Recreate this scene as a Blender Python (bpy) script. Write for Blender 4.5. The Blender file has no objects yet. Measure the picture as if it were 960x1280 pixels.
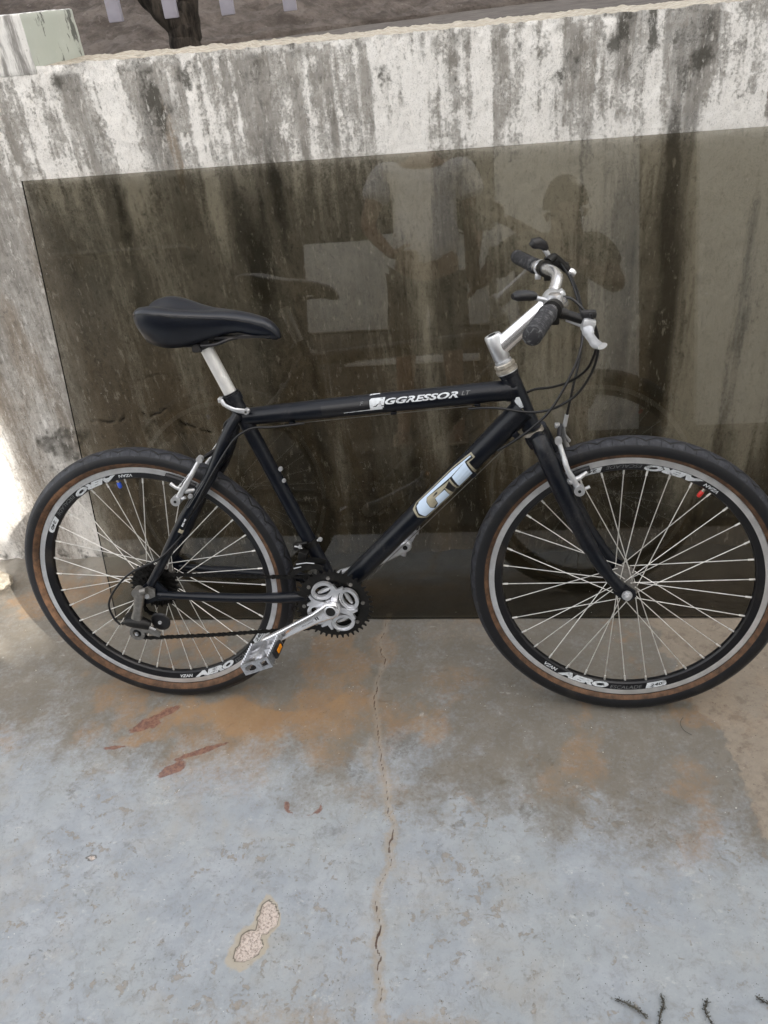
import bpy, bmesh, math, random
import numpy as np
from mathutils import Vector, Matrix
R = math.radians
S = bpy.context.scene
COL = S.collection

# ------------------------------------------------------------------ camera
CAM = Vector((0.8104, -1.3088, 1.4277))
cr, cu, cf = Vector((0.9875, 0.1247, -0.0969)), Vector((0.0101, 0.5622, 0.8269)), Vector((-0.1576, 0.8176, -0.5539))
cam = bpy.data.objects.new('camera', bpy.data.cameras.new('camera')); COL.objects.link(cam)
mm = Matrix((cr, cu, -cf)).transposed().to_4x4(); mm.translation = CAM
cam.matrix_world = mm
cam.data.sensor_fit = 'VERTICAL'; cam.data.sensor_height = 36.0; cam.data.lens = 993.0/1280*36
cam.data.clip_start = 0.01; cam.data.clip_end = 500
S.camera = cam

# ------------------------------------------------------------------ light
SUN_AZ = (0.72, -0.69)          # horizontal direction towards the sun (front right of the wall)
SUN_EL = R(32)
world = bpy.data.worlds.new('World'); S.world = world; world.use_nodes = True
wn_ = world.node_tree; wn_.nodes.clear()
sky = wn_.nodes.new('ShaderNodeTexSky'); sky.sky_type = 'NISHITA'; sky.sun_disc = False
sky.sun_elevation = SUN_EL; sky.sun_rotation = math.atan2(SUN_AZ[0], SUN_AZ[1])
sky.air_density = 1.3; sky.dust_density = 5.0; sky.ozone_density = 1.0
bg = wn_.nodes.new('ShaderNodeBackground'); bg.inputs[1].default_value = 0.15
wo = wn_.nodes.new('ShaderNodeOutputWorld')
hsv = wn_.nodes.new('ShaderNodeHueSaturation'); hsv.inputs['Saturation'].default_value = 0.38      # thin haze veils the blue
warm = wn_.nodes.new('ShaderNodeMix'); warm.data_type = 'RGBA'; warm.blend_type = 'MULTIPLY'; warm.inputs[0].default_value = 1; warm.inputs[7].default_value = (1.07, 1.0, .91, 1)
wn_.links.new(sky.outputs[0], hsv.inputs['Color']); wn_.links.new(hsv.outputs[0], warm.inputs[6]); wn_.links.new(warm.outputs[2], bg.inputs[0]); wn_.links.new(bg.outputs[0], wo.inputs[0])
sl = bpy.data.lights.new('sun', 'SUN'); sl.energy = 2.7; sl.angle = R(0.6); sl.color = (1.0, 0.95, 0.87)
sun = bpy.data.objects.new('sun', sl); COL.objects.link(sun)
sd = Vector((SUN_AZ[0]*math.cos(SUN_EL), SUN_AZ[1]*math.cos(SUN_EL), math.sin(SUN_EL))).normalized()
sun.rotation_euler = sd.to_track_quat('Z', 'Y').to_euler(); sun.location = (4, -4, 8)
S.view_settings.view_transform = 'Standard'; S.view_settings.look = 'None'; S.view_settings.gamma = 1
S.view_settings.exposure = 2.35

PSI, YW, YG, TAU = 0.02235, 0.5420, 0.2705, 0.2262

# ------------------------------------------------------------------ helpers
def tag(o, label=None, cat=None, group=None, kind=None):
    if label: o['label'] = label
    if cat: o['category'] = cat
    if group: o['group'] = group
    if kind: o['kind'] = kind
    return o
def empty(name, parent=None, loc=(0, 0, 0)):
    o = bpy.data.objects.new(name, None); COL.objects.link(o); o.location = loc; o.empty_display_size = 0.05
    if parent: o.parent = parent
    return o
class MB:
    def __init__(s): s.v = []; s.f = []; s.mi = []
    def add(s, vs, fs, mat=0):
        b = len(s.v); s.v += [tuple(v) for v in vs]; s.f += [tuple(i+b for i in f) for f in fs]; s.mi += [mat]*len(fs)
        return s
    def box(s, c, d, rot=None, mat=0, bev=0):
        c = Vector(c); hx, hy, hz = d[0]/2, d[1]/2, d[2]/2
        M = rot if rot is not None else Matrix.Identity(3)
        if bev <= 0:
            P = [Vector((x, y, z)) for z in (-hz, hz) for y in (-hy, hy) for x in (-hx, hx)]
            F = [(0, 2, 3, 1), (4, 5, 7, 6), (0, 1, 5, 4), (2, 6, 7, 3), (0, 4, 6, 2), (1, 3, 7, 5)]
            return s.add([c + M @ p for p in P], F, mat)
        b = min(bev, hx*.9, hy*.9, hz*.9)
        bm = bmesh.new(); bmesh.ops.create_cube(bm, size=1)
        for v in bm.verts: v.co = Vector((v.co.x*2*hx, v.co.y*2*hy, v.co.z*2*hz))
        bmesh.ops.bevel(bm, geom=bm.edges[:], offset=b, segments=2, affect='EDGES', profile=0.6)
        bm.verts.index_update()
        s.add([c + M @ v.co for v in bm.verts], [[v.index for v in f.verts] for f in bm.faces], mat); bm.free()
        return s
    def tube(s, pts, rad, n=12, mat=0, cap=True, flat=None, up=None):
        """rings along a path; rad scalar or list; flat=(a,b) scales the section across up / side"""
        pts = [Vector(p) for p in pts]; m = len(pts)
        rad = [rad]*m if not hasattr(rad, '__len__') else list(rad)
        T = []
        for i in range(m):
            a = pts[max(i-1, 0)]; b = pts[min(i+1, m-1)]; T.append((b-a).normalized())
        ref = Vector(up) if up is not None else (Vector((0, 0, 1)) if abs(T[0].z) < .9 else Vector((1, 0, 0)))
        U = (ref - T[0]*ref.dot(T[0])).normalized(); vs = []
        for i in range(m):
            U = (U - T[i]*U.dot(T[i])).normalized(); V = T[i].cross(U)
            fa, fb = flat if flat else (1, 1)
            for k in range(n):
                a = 2*math.pi*k/n
                vs.append(pts[i] + (U*math.cos(a)*fa + V*math.sin(a)*fb)*rad[i])
        fs = [(i*n+k, i*n+(k+1) % n, (i+1)*n+(k+1) % n, (i+1)*n+k) for i in range(m-1) for k in range(n)]
        if cap: fs += [tuple(range(n-1, -1, -1)), tuple((m-1)*n+k for k in range(n))]
        return s.add(vs, fs, mat)
    def lathe(s, prof, c=(0, 0, 0), axis=(0, 1, 0), n=24, mat=0, closed=False, mats=None):
        """prof: list of (r, h) with h along axis"""
        A = Vector(axis).normalized(); ref = Vector((0, 0, 1)) if abs(A.z) < .9 else Vector((1, 0, 0))
        U = (ref - A*ref.dot(A)).normalized(); V = A.cross(U); c = Vector(c); m = len(prof); vs = []
        for k in range(n):
            a = 2*math.pi*k/n; D = U*math.cos(a)+V*math.sin(a)
            for r, h in prof: vs.append(c + D*r + A*h)
        q = m if closed else m-1
        b = len(s.v); s.v += [tuple(v) for v in vs]
        for k in range(n):
            k2 = (k+1) % n
            for j in range(q):
                j2 = (j+1) % m
                s.f.append((b+k*m+j, b+k*m+j2, b+k2*m+j2, b+k2*m+j)); s.mi.append(mats[j] if mats else mat)
        return s
    def prism(s, poly, y0, y1, mat=0, frame=None):
        """poly in (x,z); extruded along y. frame maps (x,y,z)->Vector"""
        fr = frame or (lambda x, y, z: Vector((x, y, z))); n = len(poly)
        vs = [fr(x, y0, z) for x, z in poly] + [fr(x, y1, z) for x, z in poly]
        fs = [tuple(range(n)), tuple(range(2*n-1, n-1, -1))] + [(i, i+n, (i+1) % n+n, (i+1) % n) for i in range(n)]
        return s.add(vs, fs, mat)
    def holed(s, outer, inner, y0, y1, mat=0, frame=None):
        """ring prism: outer and inner loops with the same number of points"""
        fr = frame or (lambda x, y, z: Vector((x, y, z))); n = len(outer)
        vs = [fr(x, y, z) for y in (y0, y1) for L in (outer, inner) for x, z in L]
        fs = []
        for i in range(n):
            j = (i+1) % n
            fs += [(i, j, n+j, n+i), (2*n+i, 3*n+i, 3*n+j, 2*n+j), (i, 2*n+i, 2*n+j, j), (n+i, n+j, 3*n+j, 3*n+i)]
        return s.add(vs, fs, mat)
    def build(s, name, mats, parent=None, smooth=True, angle=38):
        me = bpy.data.meshes.new(name); me.from_pydata(s.v, [], s.f)
        if not isinstance(mats, (list, tuple)): mats = [mats]
        for m_ in mats: me.materials.append(m_)
        me.polygons.foreach_set('material_index', s.mi)
        bm = bmesh.new(); bm.from_mesh(me); bmesh.ops.recalc_face_normals(bm, faces=bm.faces[:])
        for f in bm.faces: f.smooth = smooth
        if smooth:
            ca = R(angle)
            for e in bm.edges:
                if len(e.link_faces) == 2 and e.calc_face_angle(0) > ca: e.smooth = False
        bm.to_mesh(me); bm.free()
        o = bpy.data.objects.new(name, me); COL.objects.link(o)
        if parent: o.parent = parent
        return o
def smooth_path(P, k=6):
    P = [Vector(p) for p in P]; out = []
    for i in range(len(P)-1):
        a, b, c, d = P[max(i-1, 0)], P[i], P[i+1], P[min(i+2, len(P)-1)]
        for t in range(k):
            t /= k
            out.append(0.5*((2*b)+(c-a)*t+(2*a-5*b+4*c-d)*t*t+(3*b-a-3*c+d)*t**3))
    out.append(P[-1]); return out
def arc(cx, cz, r, a0, a1, n):
    return [(cx+r*math.cos(R(a0+(a1-a0)*i/(n-1))), cz+r*math.sin(R(a0+(a1-a0)*i/(n-1)))) for i in range(n)]

# ---- numpy noise
def _h(ix, iy, seed):
    with np.errstate(over='ignore'):
        h = (ix.astype(np.int64)*374761393 + iy.astype(np.int64)*668265263 + seed*1442695041) & 0xffffffff
        h = ((h ^ (h >> 13))*1274126177) & 0xffffffff
        h = h ^ (h >> 16)
    return (h & 0xffff)/65535.0
def vn(x, y, seed=0):
    ix = np.floor(x); iy = np.floor(y); fx = x-ix; fy = y-iy
    fx = fx*fx*(3-2*fx); fy = fy*fy*(3-2*fy)
    a = _h(ix, iy, seed); b = _h(ix+1, iy, seed); c = _h(ix, iy+1, seed); d = _h(ix+1, iy+1, seed)
    return (a*(1-fx)+b*fx)*(1-fy)+(c*(1-fx)+d*fx)*fy
def fbm(x, y, seed=0, o=4, g=.5):
    t = 0; a = 1; n = 0
    for i in range(o):
        t = t+a*vn(x*2**i+17.3*i, y*2**i-9.1*i, seed+i); n += a; a *= g
    return t/n
def sst(x, a, b):
    t = np.clip((x-a)/(b-a), 0, 1); return t*t*(3-2*t)
def poly_dist(X, Y, P):
    d = np.full(X.shape, 1e9)
    for (ax, ay), (bx, by) in zip(P[:-1], P[1:]):
        vx, vy = bx-ax, by-ay; L = vx*vx+vy*vy+1e-12
        t = np.clip(((X-ax)*vx+(Y-ay)*vy)/L, 0, 1)
        d = np.minimum(d, np.hypot(X-ax-t*vx, Y-ay-t*vy))
    return d

# ------------------------------------------------------------------ materials
class NT:
    def __init__(s, name):
        s.m = bpy.data.materials.new(name); s.m.use_nodes = True; s.t = s.m.node_tree; s.t.nodes.clear()
        s.out = s.n('ShaderNodeOutputMaterial'); s.b = s.n('ShaderNodeBsdfPrincipled'); s.l(s.b.outputs[0], s.out.inputs[0])
        s.tc = s.n('ShaderNodeTexCoord').outputs['Object']
    def n(s, t, **k):
        x = s.t.nodes.new(t)
        for a, b in k.items(): setattr(x, a, b)
        return x
    def l(s, a, b): s.t.links.new(a, b)
    def set(s, inp, v):
        if isinstance(v, (int, float)): inp.default_value = v
        elif isinstance(v, (tuple, list)): inp.default_value = tuple(v)+((1,) if len(v) == 3 and inp.type == 'RGBA' else ())
        else: s.l(v, inp)
    def map(s, scale=(1, 1, 1), loc=(0, 0, 0), src=None):
        x = s.n('ShaderNodeMapping'); s.l(src or s.tc, x.inputs[0]); x.inputs['Scale'].default_value = scale; x.inputs['Location'].default_value = loc
        return x.outputs[0]
    def noise(s, scale=5, detail=4, rough=.55, vec=None, dist=0):
        x = s.n('ShaderNodeTexNoise'); s.l(vec or s.tc, x.inputs['Vector']); x.inputs['Scale'].default_value = scale
        x.inputs['Detail'].default_value = detail; x.inputs['Roughness'].default_value = rough; x.inputs['Distortion'].default_value = dist
        return x.outputs['Fac']
    def voro(s, scale=5, vec=None, feature='F1', out='Distance'):
        x = s.n('ShaderNodeTexVoronoi', feature=feature); s.l(vec or s.tc, x.inputs['Vector']); x.inputs['Scale'].default_value = scale
        return x.outputs[out]
    def math(s, op, a, b=0., c=None, clamp=False):
        x = s.n('ShaderNodeMath', operation=op, use_clamp=clamp); s.set(x.inputs[0], a); s.set(x.inputs[1], b)
        if c is not None: s.set(x.inputs[2], c)
        return x.outputs[0]
    def ss(s, v, a, b, lo=0., hi=1.):
        x = s.n('ShaderNodeMapRange', interpolation_type='SMOOTHSTEP'); s.set(x.inputs[0], v)
        for i, q in enumerate((a, b, lo, hi)): s.set(x.inputs[i+1], q)
        return x.outputs[0]
    def lin(s, v, a, b, lo=0., hi=1.):
        x = s.n('ShaderNodeMapRange'); s.set(x.inputs[0], v)
        for i, q in enumerate((a, b, lo, hi)): s.set(x.inputs[i+1], q)
        return x.outputs[0]
    def mix(s, f, a, b, mode='MIX'):
        x = s.n('ShaderNodeMix', data_type='RGBA', blend_type=mode); s.set(x.inputs[0], f); s.set(x.inputs[6], a); s.set(x.inputs[7], b)
        return x.outputs[2]
    def attr(s, name):
        x = s.n('ShaderNodeAttribute', attribute_name=name); y = s.n('ShaderNodeSeparateColor'); s.l(x.outputs['Color'], y.inputs[0])
        return y.outputs[0], y.outputs[1], y.outputs[2], x.outputs['Alpha']
    def bump(s, h, strength=.3, dist=.002, nrm=None):
        x = s.n('ShaderNodeBump'); s.set(x.inputs['Height'], h); x.inputs['Strength'].default_value = strength; x.inputs['Distance'].default_value = dist
        if nrm: s.l(nrm, x.inputs['Normal'])
        s.l(x.outputs[0], s.b.inputs['Normal']); return x.outputs[0]
    def p(s, **k):
        for a, v in k.items(): s.set(s.b.inputs[a.replace('_', ' ')], v)
        return s.m

def simple(name, col, rough=.5, metal=0., var=.12, vs=40, bump=0.0, dirt=0., dirtcol=(.16, .13, .10), spec=.5, coat=0.):
    t = NT(name); nz = t.noise(vs, 5, .6)
    c = t.mix(t.ss(nz, .3, .7), tuple(x*(1-var) for x in col), tuple(min(1, x*(1+var)) for x in col))
    if dirt:
        d = t.math('MULTIPLY', t.ss(t.noise(vs*.35, 6, .7), .52, .72), dirt); c = t.mix(d, c, dirtcol)
        t.p(Metallic=t.lin(d, 0, 1, metal, 0.))
        t.p(Roughness=t.lin(d, 0, 1, rough, .8))
    else: t.p(Metallic=metal, Roughness=t.lin(nz, .2, .8, rough*.8, min(1, rough*1.25)))
    t.p(Base_Color=c, Specular_IOR_Level=spec, Coat_Weight=coat)
    if bump: t.bump(t.noise(vs*3, 4, .6), bump, .001)
    return t.m

def black_paint():
    t = NT('worn_black_paint')
    n1 = t.noise(18, 6, .7); n2 = t.noise(160, 4, .7); sp = t.voro(210)
    c = t.mix(t.ss(n1, .35, .7), (.0022, .0038, .0080), (.0038, .0052, .0095))
    dust = t.math('MULTIPLY', t.ss(t.noise(9, 7, .75), .48, .72), t.ss(t.noise(190, 6, .8), .45, .6)); dust = t.math('MULTIPLY', dust, .30)
    sc1 = t.ss(t.noise(1, 5, .8, vec=t.map((60, 60, 330))), .66, .70); sc1 = t.math('MULTIPLY', sc1, t.ss(t.noise(11, 3), .5, .62)); c = t.mix(t.math('MULTIPLY', sc1, .5), c, (.20, .19, .175))
    c = t.mix(dust, c, (.11, .10, .09))
    spk = t.math('MULTIPLY', t.ss(sp, .12, .05), t.ss(t.noise(35, 3, .6), .62, .7)); c = t.mix(spk, c, (.35, .34, .31))
    t.p(Base_Color=c, Roughness=t.lin(n1, .3, .7, .26, .40), Specular_IOR_Level=.36)
    t.bump(n2, .05, .0006); return t.m
def tyre_mat():
    t = NT('tyre_rubber')
    tc = t.n('ShaderNodeSeparateXYZ'); t.l(t.tc, tc.inputs[0])
    ang = t.math('ARCTAN2', tc.outputs[2], tc.outputs[0])
    # saw-tooth curve running round the tread
    tri = t.math('PINGPONG', t.math('ADD', t.math('MULTIPLY', ang, 44/(2*math.pi)), 50.), .5)
    tri = t.math('ADD', tri, t.math('MULTIPLY', t.noise(60, 2), .02))
    lat = tc.outputs[1]
    g1 = t.math('ABSOLUTE', t.math('SUBTRACT', t.math('ABSOLUTE', lat), t.math('MULTIPLY_ADD', tri, .021, .0035)))
    gr = t.ss(g1, .0021, .0009)
    tri2 = t.math('PINGPONG', t.math('ADD', t.math('MULTIPLY', ang, 88/(2*math.pi)), 50.25), .5)
    g2 = t.math('MULTIPLY', t.ss(tri2, .05, .02), t.ss(t.math('ABSOLUTE', lat), .009, .011))
    gr = t.math('MAXIMUM', gr, t.math('MULTIPLY', g2, .5))
    rr = t.math('SQRT', t.math('ADD', t.math('POWER', tc.outputs[0], 2.), t.math('POWER', tc.outputs[2], 2.)))
    tread = t.ss(rr, .3135, .3160); gr = t.math('MULTIPLY', gr, tread)
    base = t.mix(t.noise(25, 5, .7), (.006, .0065, .008), (.013, .0135, .016))
    worn = t.mix(t.ss(t.noise(90, 5, .75), .45, .7), (.026, .028, .036), (.062, .064, .076))
    c = t.mix(t.math('MULTIPLY', tread, .75), base, worn); c = t.mix(gr, c, (.006, .006, .006))
    dst = t.math('MULTIPLY', t.ss(t.noise(14, 6, .7), .55, .75), .16); c = t.mix(dst, c, (.12, .10, .08))
    spk = t.ss(t.voro(190), .07, .035); spk = t.math('MULTIPLY', spk, t.ss(t.noise(45, 2), .62, .66)); c = t.mix(spk, c, (.5, .48, .44))
    t.p(Base_Color=c, Roughness=.55, Specular_IOR_Level=.35); 
    h = t.math('SUBTRACT', t.math('MULTIPLY', t.noise(220, 3), .15), gr); t.bump(h, .9, .0018); return t.m
def saddle_mat():
    t = NT('saddle_leatherette')
    n = t.voro(420); n2 = t.noise(12, 4)
    t.p(Base_Color=t.mix(n2, (.0022, .0042, .0100), (.0036, .0060, .0130)), Roughness=t.lin(n2, .3, .7, .30, .40), Specular_IOR_Level=.55)
    t.bump(n, .10, .0006); return t.m
def grip_mat():
    t = NT('worn_grip_rubber')
    n = t.noise(110, 6, .8, dist=.8); w = t.ss(n, .50, .66)
    c = t.mix(t.noise(20, 3), (.012, .012, .014), (.026, .026, .03)); c = t.mix(t.math('MULTIPLY', w, .40), c, (.36, .36, .37))
    t.p(Base_Color=c, Roughness=.75); t.bump(t.noise(300, 3), .5, .001); return t.m

M = {}
M['paint'] = black_paint()
M['tyre'] = tyre_mat()
M['tan'] = simple('tan_sidewall', (.105, .054, .028), .75, var=.45, vs=60, dirt=.85, dirtcol=(.045, .03, .022))
M['brake_track'] = simple('machined_brake_track', (.74, .75, .77), .36, .75, var=.10, vs=30)
M['rim_black'] = simple('black_anodised_rim', (.006, .006, .008), .35, .1, var=.3, vs=30, dirt=.15)
M['spoke'] = simple('zinc_spoke', (.82, .81, .78), .38, .6, var=.12, vs=90)
M['alu'] = simple('bare_aluminium', (.76, .77, .80), .36, .85, var=.10, vs=40, dirt=.25, dirtcol=(.25, .23, .21))
M['alu_bright'] = simple('polished_aluminium', (.90, .90, .92), .22, .9, var=.06, vs=40, dirt=.12, dirtcol=(.4, .38, .36))
M['alu_white'] = simple('silver_painted_metal', (.56, .57, .59), .34, .6, var=.08, vs=60, dirt=.2, dirtcol=(.3, .28, .25))
M['post'] = simple('seatpost_metal', (.74, .74, .73), .4, .5, var=.06, vs=30)
M['steel'] = simple('dull_steel', (.25, .24, .225), .42, .8, var=.2, vs=80, dirt=.5, dirtcol=(.12, .09, .07))
M['rusty'] = simple('rusty_chrome', (.50, .46, .40), .4, .7, var=.2, vs=90, dirt=.8, dirtcol=(.14, .07, .035))
M['blackmetal'] = simple('greasy_black_metal', (.008, .0075, .007), .45, .35, var=.4, vs=120, dirt=.3, dirtcol=(.05, .042, .035), bump=.2)
M['plastic'] = simple('black_plastic', (.008, .008, .010), .45, var=.2, vs=60, dirt=.15)
M['cable'] = simple('cable_housing', (.006, .006, .007), .38, var=.15, vs=60)
M['saddle'] = saddle_mat(); M['grip'] = grip_mat()
M['print_blue'] = simple('pale_blue_print', (.56, .68, .84), .5, var=.04, vs=60, spec=.3)
M['print_gold'] = simple('dull_gold_print', (.33, .30, .22), .4, var=.12, vs=60)
M['print_white'] = simple('white_print', (.60, .63, .66), .4, var=.1, vs=200, dirt=.85, dirtcol=(.02, .02, .024))
M['print_black'] = simple('black_print', (.008, .008, .01), .4)
M['print_grey'] = simple('grey_outline_print', (.16, .165, .17), .4)
M['amber'] = simple('amber_reflector', (.75, .26, .015), .25)
M['red_cap'] = simple('red_valve_cap', (.55, .03, .025), .3)
M['blue_cap'] = simple('blue_valve_cap', (.03, .10, .60), .3)
M['dark_hole'] = simple('dark_recess', (.006, .006, .006), .8)
M['pedal_metal'] = simple('cast_pedal_metal', (.52, .53, .56), .34, .85, var=.2, vs=120, dirt=.35, dirtcol=(.15, .13, .12))
# ------------------------------------------------------------------ ground
def grid_axis(lo, hi, step, outs):
    a = [-v for v in reversed(outs)]; core = list(np.arange(lo, hi+1e-6, step))
    return np.array([lo+v for v in a]+core+[hi+v for v in outs])
def grid_mesh(name, P, cols, mat, smooth=True):
    ny, nx = P.shape[:2]; me = bpy.data.meshes.new(name)
    idx = np.arange(nx*ny).reshape(ny, nx)
    F = np.stack([idx[:-1, :-1], idx[:-1, 1:], idx[1:, 1:], idx[1:, :-1]], -1).reshape(-1, 4)
    me.vertices.add(nx*ny); me.vertices.foreach_set('co', P.reshape(-1).astype(np.float32))
    me.loops.add(F.size); me.loops.foreach_set('vertex_index', F.reshape(-1).astype(np.int32))
    me.polygons.add(len(F)); me.polygons.foreach_set('loop_start', np.arange(0, F.size, 4, dtype=np.int32))
    me.polygons.foreach_set('loop_total', np.full(len(F), 4, dtype=np.int32))
    me.update(calc_edges=True)
    for k, c in cols.items():
        at = me.attributes.new(k, 'FLOAT_COLOR', 'POINT'); at.data.foreach_set('color', c.reshape(-1).astype(np.float32))
    me.materials.append(mat); me.polygons.foreach_set('use_smooth', np.ones(len(F), dtype=bool))
    o = bpy.data.objects.new(name, me); COL.objects.link(o); return o

OUT = [.02, .06, .15, .35, .8, 1.6, 3, 6, 12, 25, 60]
gx = grid_axis(-.88, 1.52, .004, OUT); gy = grid_axis(-.80, .50, .004, OUT)
X, Y = np.meshgrid(gx, gy)
CR = [(.484, .30), (.470, .20), (.492, .12), (.478, .05), (.484, -.018), (.497, -.06), (.509, -.102), (.513, -.15), (.529, -.201), (.546, -.282), (.568, -.338), (.567, -.392), (.572, -.43), (.560, -.46), (.554, -.508), (.566, -.55), (.564, -.582), (.576, -.649), (.592, -.711), (.60, -.85), (.58, -1.2), (.62, -2)]
jx = (fbm(X*38, Y*38, 5, 3)-.5)*.018; jy = (fbm(X*38, Y*38, 9, 3)-.5)*.012
dcr = poly_dist(X+jx, Y+jy, CR)
dcr2 = poly_dist(X+jx, Y+jy, [(.492, -.13), (.487, -.17), (.497, -.205)])
wcr = .0006+.0013*sst(fbm(X*9, Y*9, 31, 2), .45, .7)
crack = sst(dcr, .004, .001)
crhalo = sst(dcr, .035, .002)*sst(-Y, .05, .3)
WXn = (fbm(X*17, Y*17, 501, 3)-.5)*.05; WYn = (fbm(X*17, Y*17, 505, 3)-.5)*.05
def blob(cx, cy, ax, ay, rot, rag=.5, sc=30, seed=3, warp=1.):
    c, s = math.cos(R(rot)), math.sin(R(rot)); k = warp*min(1, ay/.02)*.6; dx, dy = X-cx+WXn*k, Y-cy+WYn*k
    u = (dx*c+dy*s)/ax; v = (-dx*s+dy*c)/ay
    return 1-np.hypot(u, v)+(fbm(X*sc, Y*sc, seed, 4)-.5)*2*rag
rust = np.zeros_like(X)
for a in [(-.062, -.103, .036, .022, 20, .7), (.045, -.228, .040, .020, 40, .5), (-.02, -.055, .075, .013, 42, .7), (.10, -.175, .07, .009, 28, .6), (-.10, -.17, .05, .010, 5, .9)]:
    rust = np.maximum(rust, sst(blob(*a, seed=11), .12, .5))
dring = np.abs(np.hypot((X-.372)/1.35, (Y+.302))-.028)+np.where(Y > -.298, .02, 0)*sst(fbm(X*20, Y*20, 77), .3, .6)
rust = rust*1.25
rust = np.maximum(rust, 1.2*sst(dring+(fbm(X*60, Y*60, 71, 3)-.5)*.012, .0055, .001))
orange = sst(blob(.18, -.065, .36, .10, 8, .55, 12, 21), -.1, .7)*1.1
orange = np.maximum(orange, sst(blob(.40, -.03, .10, .13, 70, .5, 14, 25), .1, .9)*.6)
orange = np.maximum(orange, .75*sst(blob(-.03, -.10, .16, .06, 30, .6, 18, 27), .1, .7))
ring = np.abs(np.hypot((X-.27)/1.5, (Y-.035))-.085); orange = orange*(1-.9*sst(.085-np.hypot((X-.27)/1.5, Y-.035), -.008, .012))
orange = np.maximum(orange, .55*sst(dcr+(fbm(X*12, Y*12, 541, 4)-.5)*.09, .055, .0)*sst(Y, -.62, -.1))
orange = np.maximum(orange, .65*sst(fbm(X*5.5, Y*5.5, 543, 5, .6), .44, .64)*sst(Y, -.50, -.10))
orange = np.maximum(orange, .8*sst(blob(.42, -.06, .22, .15, 0, .6, 9, 549), -.1, .8))
orange = np.maximum(orange, .5*sst(blob(.66, .06, .30, .08, 0, .7, 9, 545), .0, .9))
orange = np.maximum(orange, .55*sst(blob(1.175, -.24, .06, .17, 6, .8, 26, 33), -.1, .9))
orange = np.maximum(orange, .5*sst(blob(1.150, -.35, .045, .10, -35, .6, 20, 35), .1, .7))
orange = np.maximum(orange, .7*sst(blob(.60, -.12, .10, .07, 20, .7, 14, 39), .0, .8))
orange = np.maximum(orange, .45*sst(blob(.72, -.28, .03, .07, 40, .7, 30, 37), .3, .8))
dirt = np.clip(sst(Y, -.56, .08)*1.0+.30*sst(X, .45, 1.2)*sst(Y, -.75, -.3)+(fbm(X*3.1, Y*3.1, 41, 4)-.5)*1.1+.35*sst(fbm(X*7, Y*7, 44, 4), .5, .7)*sst(Y, -.7, -.2), 0, 1)
dirt = np.maximum(dirt, .55*crhalo)
dark = .8*sst(fbm(X*70, Y*70, 51, 4, .65), .62, .78)*sst(fbm(X*6, Y*6, 52, 3), .42, .62)
for a in [(-.03, -.512, .013, .008, -10), (-.005, -.52, .008, .010, 20), (-.035, -.60, .012, .006, 0), (-.19, -.62, .012, .009, 20), (.02, -.42, .012, .008, 0), (.47, -.075, .010, .006, 0),
          (.84, -.30, .03, .022, 0), (.70, -.33, .012, .03, -30), (.90, -.33, .010, .009, 0), (.95, -.50, .016, .010, 0), (.56, -.145, .04, .06, 20), (-.16, -.30, .03, .03, 0), (.33, -.47, .016, .02, 20), (.43, -.36, .05, .02, 10), (.47, -.21, .05, .05, 0)]:
    dark = np.maximum(dark, .85*sst(blob(*a, .6, 60, 61), .1, .45))
chipf = np.maximum(blob(.349, -.551, .018, .028, 8, .28, 70, 81), blob(.333, -.602, .026, .030, -35, .28, 70, 83))
chip = sst(chipf, .02, .10); halo = sst(chipf, -.75, -.1)
chip2 = sst(blob(-.045, -.452, .011, .008, 0, .4, 80, 85), .1, .3)*.6
scr = .8*sst(fbm(X*35+Y*14, Y*75, 91, 5, .65), .60, .78)*sst(fbm(X*4, Y*4, 92, 3), .45, .65)
scr = np.maximum(scr, sst(blob(-.02, -.66, .12, .05, 5, .6, 30, 95), .1, .9)*.5)
scr = np.maximum(scr, .5*sst(blob(-.42, .02, .06, .05, 0, .8, 40, 96), .1, .9))
scr = np.maximum(scr, .8*sst(blob(.60, -.052, .012, .010, 0, .9, 90, 97), .2, .5))
edge = np.interp(Y, [-2, -.8, -.45, -.36, -.164, -.047, .034, .3], [1.30, 1.30, 1.31, 1.28, 1.272, 1.245, 1.20, 1.16])+(fbm(X*14, Y*14, 101, 4)-.5)*.07
sand = sst(X-edge+(fbm(X*60, Y*60, 547, 3)-.5)*.03, -.012, .014)
low = sst(-Y, .63, .72)*sst(fbm(X*9, Y*9, 105, 4)+(-Y-.66)*3, .45, .65)
sand = np.maximum(sand, .75*low*sst(X, -.1, .6))
sand = np.maximum(sand, .5*sst(Y, .12, .22)*sst(fbm(X*8, Y*8, 107), .35, .6))
Z = (fbm(X*1.6, Y*1.6, 111, 3)-.5)*.004+(fbm(X*14, Y*14, 113, 4)-.5)*.0016+sand*(fbm(X*45, Y*45, 115, 3)-.5)*.004 \
    - crack*.0025-chip*(.0035+.002*fbm(X*120, Y*120, 117, 2))-chip2*.002+sst(chipf, -.15, .0)*(1-chip)*.0008
near = (np.abs(X-.4) < 3) & (np.abs(Y) < 3)
Z = np.where(near, Z, 0)
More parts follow.
